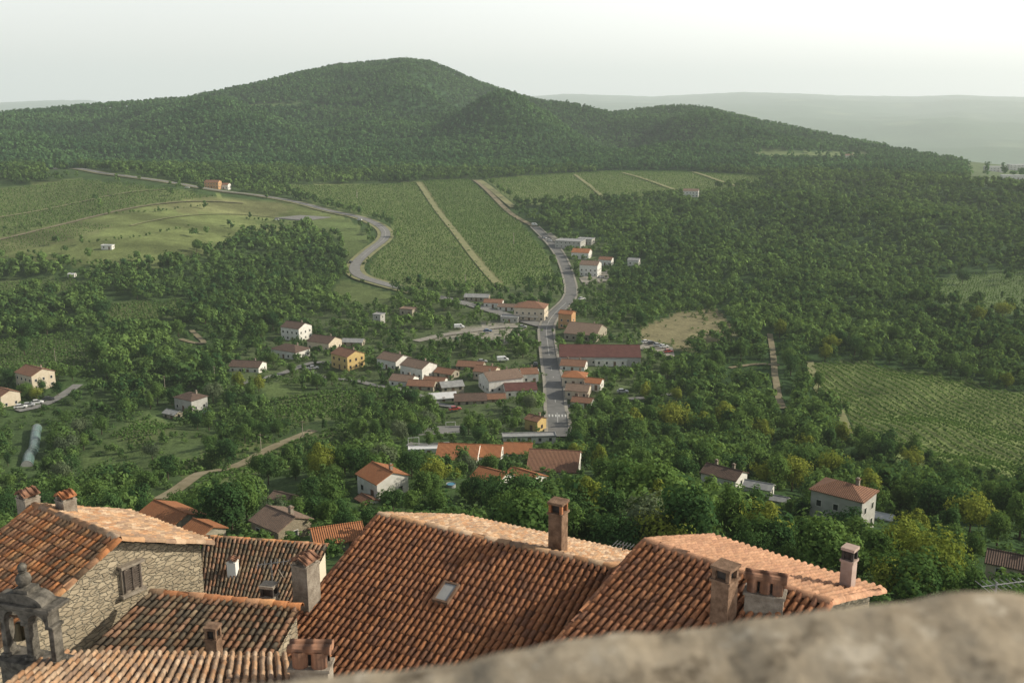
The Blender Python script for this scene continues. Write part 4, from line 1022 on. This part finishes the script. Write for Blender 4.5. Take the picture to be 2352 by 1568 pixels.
weightr=np.array([2.5,4.5,2,2.5,3.0,1,1.6,.9,.2,1.6,4.5,2.2]); weightr/=weightr.sum()
TREES=[]
for i in near:
    x,y,z,h,wd=AX[i]; pk=int(pr.choice(len(PROTO),p=weightr if px[i]>1350 else weights))
    if h<4.2: pk=int(pr.choice([5,9,9,4]))
    sh,mi,tm,cm=PROTO[pk]
    if sh=='bush': h*=.8
    ro=empty('tree',(x,y,z-.1),pr.uniform(0,6.28))
    j=int(np.argmin(np.hypot((LA[:,0]-px[i]),(LA[:,1]-py[i])*1.2))); dx,dy=px[i]-LA[j,0],py[i]-LA[j,1]; dist=math.hypot(dx,dy)
    rel=('right of' if dx>0 else 'left of') if abs(dx)>abs(dy) else ('below' if dy>0 else 'behind')
    dw='close ' if dist<70 else ('' if dist<150 else 'far ')
    TREES.append((f"{tonew[mi]} {shw[sh]} tree {dw}{rel} the {LAND[j][2]}",px[i],ro))
    t_=obj('trunk',tm,ro); t_.scale=(h,h,h); cr_=obj('crown',cm,ro); cr_.scale=(wd*pr.uniform(.85,1.1),wd*pr.uniform(.85,1.1),h)
by={}
for l_,p_,o_ in TREES: by.setdefault(l_,[]).append((p_,o_))
ORD=['leftmost','second leftmost','third leftmost','fourth leftmost','fifth leftmost','sixth leftmost','seventh leftmost','eighth leftmost','ninth leftmost','tenth leftmost','eleventh leftmost','twelfth leftmost']
for l_,q in by.items():
    q.sort(key=lambda t:t[0])
    for i,(p_,o_) in enumerate(q):
        tag(o_,(ORD[min(i,11)]+' ' if len(q)>1 else '')+l_,'tree','trees on the slope and around the village')
LOD={}
for nm,nl,ls,ncl in (('a',300,.125,26),('b',130,.18,20),('c',60,.26,12),('d',28,.38,7)):
    LOD[nm]=[crown(200+q,ncl,nl,ls,['round','spread','round','tall','round','bush'][q],{'a':.28,'b':.22,'c':.15,'d':.12}[nm],.22) for q in range(6)]
A_=AX[rest]; rd=np.hypot(A_[:,0],A_[:,1])
tone=np.clip(.4+.3*nz(A_[:,0],A_[:,1],120,81)+r.normal(0,.24,len(A_)),0,1)
def build_wood():
    Vl=[];Fl=[];Tl=[];b=0
    for lo,hi,nm in ((0,330,'a'),(330,650,'b'),(650,1400,'c')):
        q0=np.where((rd>=lo)&(rd<hi))[0]
        pid=r.integers(0,6,len(q0))
        for k,(V,F_,tn) in enumerate(LOD[nm]):
            q=q0[pid==k]
            if not len(q): continue
            a=r.uniform(0,6.28,len(q)); ca,sa=np.cos(a)[:,None],np.sin(a)[:,None]
            x=(V[None,:,0]*ca-V[None,:,1]*sa)*A_[q,4][:,None]+A_[q,0][:,None]; y=(V[None,:,0]*sa+V[None,:,1]*ca)*A_[q,4][:,None]+A_[q,1][:,None]; z=V[None,:,2]*A_[q,3][:,None]+A_[q,2][:,None]
            Vl.append(np.stack([x,y,z],-1).reshape(-1,3).astype(np.float32)); Fl.append((F_[None]+(np.arange(len(q))*len(V))[:,None,None]).reshape(-1,4)+b); b+=len(q)*len(V)
            Tl.append(np.clip(tn[None]*.42+tone[q][:,None]*.62,0,1).reshape(-1))
    o=obj('woodland',npmesh('woodland',np.concatenate(Vl),np.concatenate(Fl),np.concatenate(Tl),mat=LEAFS)); tag(o,'dense green woodland covering the valley around the village and fields','wood',kind='stuff'); print('woodland',len(A_),b)
build_wood(); lap('woodland')
x,y=grid(1235,2460,8.,31.5,r); rr_=np.hypot(x,y); a=np.arctan2(x,y); k=(rr_<DRf(a)+50); x,y=x[k],y[k]; z=terr(x,y); px,py,_=proj(x,y,z)
d=np.ones(x.shape)
for kx_ in ('clear2','clear3','clear4','vineC','vineL'): d[inpoly(px,py,FIELDS[kx_])]=.06
k=r.uniform(0,1,x.shape)<d; P=np.stack([x,y,z],1)[k]; n=len(P)
hts=r.uniform(5.5,13.,n); tone=np.clip(.4+.38*nz(P[:,0],P[:,1],160,83)+.2*nz(P[:,0],P[:,1],45,84)+r.normal(0,.15,n),0,1)
scatter(LOD['d'],P,hts,r.uniform(7.5,12.5,n),tone,'hill_forest',LEAFH,'continuous green forest covering the round hill behind the vineyards','wood',r); lap('hill forest')
x,y=grid(92,560,3.8,32,r); z=terr(x,y); px,py,_=proj(x,y,z); d=np.full(x.shape,.6)
for kk_,pl in FIELDS.items():
    q=inpoly(px,py,pl); d[q]=.2 if kk_ in('meadow3','dry') else 0.
d[inpoly(px,py,VILLAGE)]=.42
k=(r.uniform(0,1,x.shape)<d*np.clip(1+.8*nz(x,y,35,74),.1,1.5)); x,y,z=x[k],y[k],z[k]; h=r.uniform(.8,2.6,x.shape); k=clear(x,y,z,h,h*1.6,r,.6,.7); P=np.stack([x,y,z],1)[k]; h=h[k]
sb=[crown(300+q,10,70,.22,'bush',.28) for q in range(4)]
scatter(sb,P,h,h*1.5,r.uniform(.15,.85,len(P)),'shrub_cover',LEAFS,'low shrubs and scrub covering the slopes between the trees','shrubs',r)
def vines(name,key,label,rowdir,sp,st,h,q,wf=1.05):
    pts=[ground(*p) for p in FIELDS[key]]; pw=[(g.x,g.y) for g in pts]; xs_=[p[0] for p in pw]; ys_=[p[1] for p in pw]
    cx,cy=(min(xs_)+max(xs_))/2,(min(ys_)+max(ys_))/2; ext=max(max(xs_)-min(xs_),max(ys_)-min(ys_))*.75
    u=np.arange(-ext,ext,st); v_=np.arange(-ext,ext,sp); U,V_=np.meshgrid(u,v_); U=U+r.uniform(-.25,.25,U.shape)*st; V_=V_+r.normal(0,.06,V_.shape)
    ca,sa=math.cos(rowdir),math.sin(rowdir); x=(cx+U*ca-V_*sa).ravel(); y=(cy+U*sa+V_*ca).ravel()
    k=inpoly(x,y,pw)&(r.uniform(0,1,x.shape)<.97); x,y=x[k],y[k]; z=terr(x,y)
    px_,py_,_=proj(x,y,z); k=(px_>-60)&(px_<2420); x,y,z=x[k],y[k],z[k]
    k=np.ones(x.shape,bool)
    for i in range(len(RPT)): k&=np.hypot(x-RPT[i,0],y-RPT[i,1])>abs(RW[i])+.3
    x,y,z=x[k],y[k],z[k]
    tone=np.clip(.45+.12*nz(x,y,70,91)+r.normal(0,.1,x.shape),0,1)
    vb=[crown(400+j,4,q,.6,'bush',.25) for j in range(4)]
    hh=np.full(x.shape,h)*r.uniform(.88,1.12,x.shape)
    scatter(vb,np.stack([x,y,z],1),hh,hh*wf,tone,name,LEAFV,label,'vineyard',r)
vines('vineyard','vineA','main vineyard filling the curve of the winding road',.02,5.8,1.3,1.7,6,1.1)
vines('vineyard','vineB','vineyard strip between the grassy path and the upper street',.02,5.4,1.3,1.8,6,1.1)
vines('vineyard','vineC','far vineyard below the forested hill',-.5,7.,1.6,1.9,5,1.15)
g1=ground(1880,880); g2=ground(2330,1085)
vines('vineyard','vineR','light green vineyard with dotted rows at the right edge',math.atan2(g2.y-g1.y,g2.x-g1.x),3.5,.8,1.2,8,1.)
vines('vineyard','vineL','terraced vineyard at the upper left beside the far road',.35,7.,1.4,1.8,6,1.1)
vines('vineyard','vineM','striped plot left in the meadow below the field path',.3,5.5,1.4,1.4,6)
vines('vineyard','clear1','green planted clearing in the woods at the right edge',-.2,5.5,1.5,1.5,6)
vines('vineyard','vineS','small vineyard at the left edge below the meadow',.2,4.5,1.5,1.6,6)
vines('vineyard','vineT','dark vineyard rows on the slope below the lane',.45,4.2,1.2,1.6,10)
vines('vineyard','vineU','dark terraced crop rows at the left edge above the cream house',.15,4.5,1.3,1.6,9)
vines('vineyard','vineW','narrow crop rows on the slope below the dirt track',.75,3.6,1.2,1.4,12)
vines('vineyard','vineX','small striped plot among the trees left of centre',.1,4.5,1.4,1.6,9)
vines('vineyard','vineY','narrow crop rows on the slope above the dirt track',.75,3.6,1.2,1.5,12)
vines('vineyard','vineZ','small crop rows in the meadow below the lone hip roofed house',.6,3.4,1.1,1.3,12)
lap('vines')
# ------------------------------------------------------------ camera, light, air
cam=bpy.data.cameras.new('camera'); co=bpy.data.objects.new('camera',cam); link(co)
co.location=(0,0,H); co.rotation_euler=(PI/2-TH,0,0); cam.lens=35; cam.sensor_width=36; cam.clip_start=.05; cam.clip_end=60000
cam.dof.use_dof=True; cam.dof.focus_distance=250; cam.dof.aperture_fstop=3.6
S.camera=co
SE,SA=R(30),R(84)
sd_=Vector((math.sin(SA)*math.cos(SE),math.cos(SA)*math.cos(SE),math.sin(SE)))
sl_=bpy.data.lights.new('sun','SUN'); sl_.energy=5.; sl_.angle=R(.5); sl_.color=(1,.92,.75)
so=bpy.data.objects.new('sun',sl_); link(so); so.rotation_euler=(-sd_).to_track_quat('-Z','Y').to_euler()
w=bpy.data.worlds.new('World'); S.world=w; w.use_nodes=True; nt=w.node_tree; n=nt.nodes; l=nt.links; n.clear()
sk=n.new('ShaderNodeTexSky'); sk.sky_type='NISHITA'; sk.sun_disc=False; sk.sun_elevation=SE; sk.sun_rotation=SA; sk.air_density=1.; sk.dust_density=3.; sk.ozone_density=1.; sk.altitude=200
b1=n.new('ShaderNodeBackground'); b1.inputs[1].default_value=.06; l.new(sk.outputs[0],b1.inputs[0])
tc=n.new('ShaderNodeTexCoord'); sx_=n.new('ShaderNodeSeparateXYZ'); l.new(tc.outputs['Generated'],sx_.inputs[0])
mr=n.new('ShaderNodeMapRange'); mr.interpolation_type='SMOOTHSTEP'; mr.inputs[1].default_value=.14; mr.inputs[2].default_value=.46; mr.inputs[3].default_value=1.; mr.inputs[4].default_value=.12; l.new(sx_.outputs['Z'],mr.inputs[0])
dt=n.new('ShaderNodeVectorMath'); dt.operation='DOT_PRODUCT'; l.new(tc.outputs['Generated'],dt.inputs[0]); dt.inputs[1].default_value=tuple(sd_)
m2=n.new('ShaderNodeMapRange'); m2.interpolation_type='SMOOTHSTEP'; m2.inputs[1].default_value=-.2; m2.inputs[2].default_value=.95; m2.inputs[3].default_value=.86; m2.inputs[4].default_value=1.6; l.new(dt.outputs['Value'],m2.inputs[0])
mm=n.new('ShaderNodeMath'); mm.operation='MULTIPLY'; l.new(mr.outputs[0],mm.inputs[0]); l.new(m2.outputs[0],mm.inputs[1])
b2=n.new('ShaderNodeBackground'); b2.inputs[0].default_value=(1,.98,.935,1); l.new(mm.outputs[0],b2.inputs[1])
ad=n.new('ShaderNodeAddShader'); l.new(b1.outputs[0],ad.inputs[0]); l.new(b2.outputs[0],ad.inputs[1])
ow=n.new('ShaderNodeOutputWorld'); l.new(ad.outputs[0],ow.inputs[0])
# the hazy air of the valley: light lost on the way, sunlight scattered in, a glow of its own added for skylight
m,nt_,n_,l_=newmat('glowing_hazy_air'); DN=4.4e-5
va=n_.new('ShaderNodeVolumeAbsorption'); va.inputs['Color'].default_value=(0,0,0,1); va.inputs['Density'].default_value=DN
em=n_.new('ShaderNodeEmission'); em.inputs[0].default_value=(.9,1.,.92,1); em.inputs[1].default_value=DN
vsn=n_.new('ShaderNodeVolumeScatter'); vsn.inputs['Color'].default_value=(1,1,.95,1); vsn.inputs['Density'].default_value=4e-5; vsn.inputs['Anisotropy'].default_value=.6
av=n_.new('ShaderNodeAddShader'); l_.new(va.outputs[0],av.inputs[0]); l_.new(em.outputs[0],av.inputs[1])
aw=n_.new('ShaderNodeAddShader'); l_.new(av.outputs[0],aw.inputs[0]); l_.new(vsn.outputs[0],aw.inputs[1])
o_=n_.new('ShaderNodeOutputMaterial'); l_.new(aw.outputs[0],o_.inputs['Volume'])
hz=MB().box((0,13000,300),(56000,34000,1200)).build('sky_haze',m); tag(hz,kind='structure')
S.view_settings.view_transform='Standard'; S.view_settings.look='None'; S.view_settings.exposure=0
lap('done')
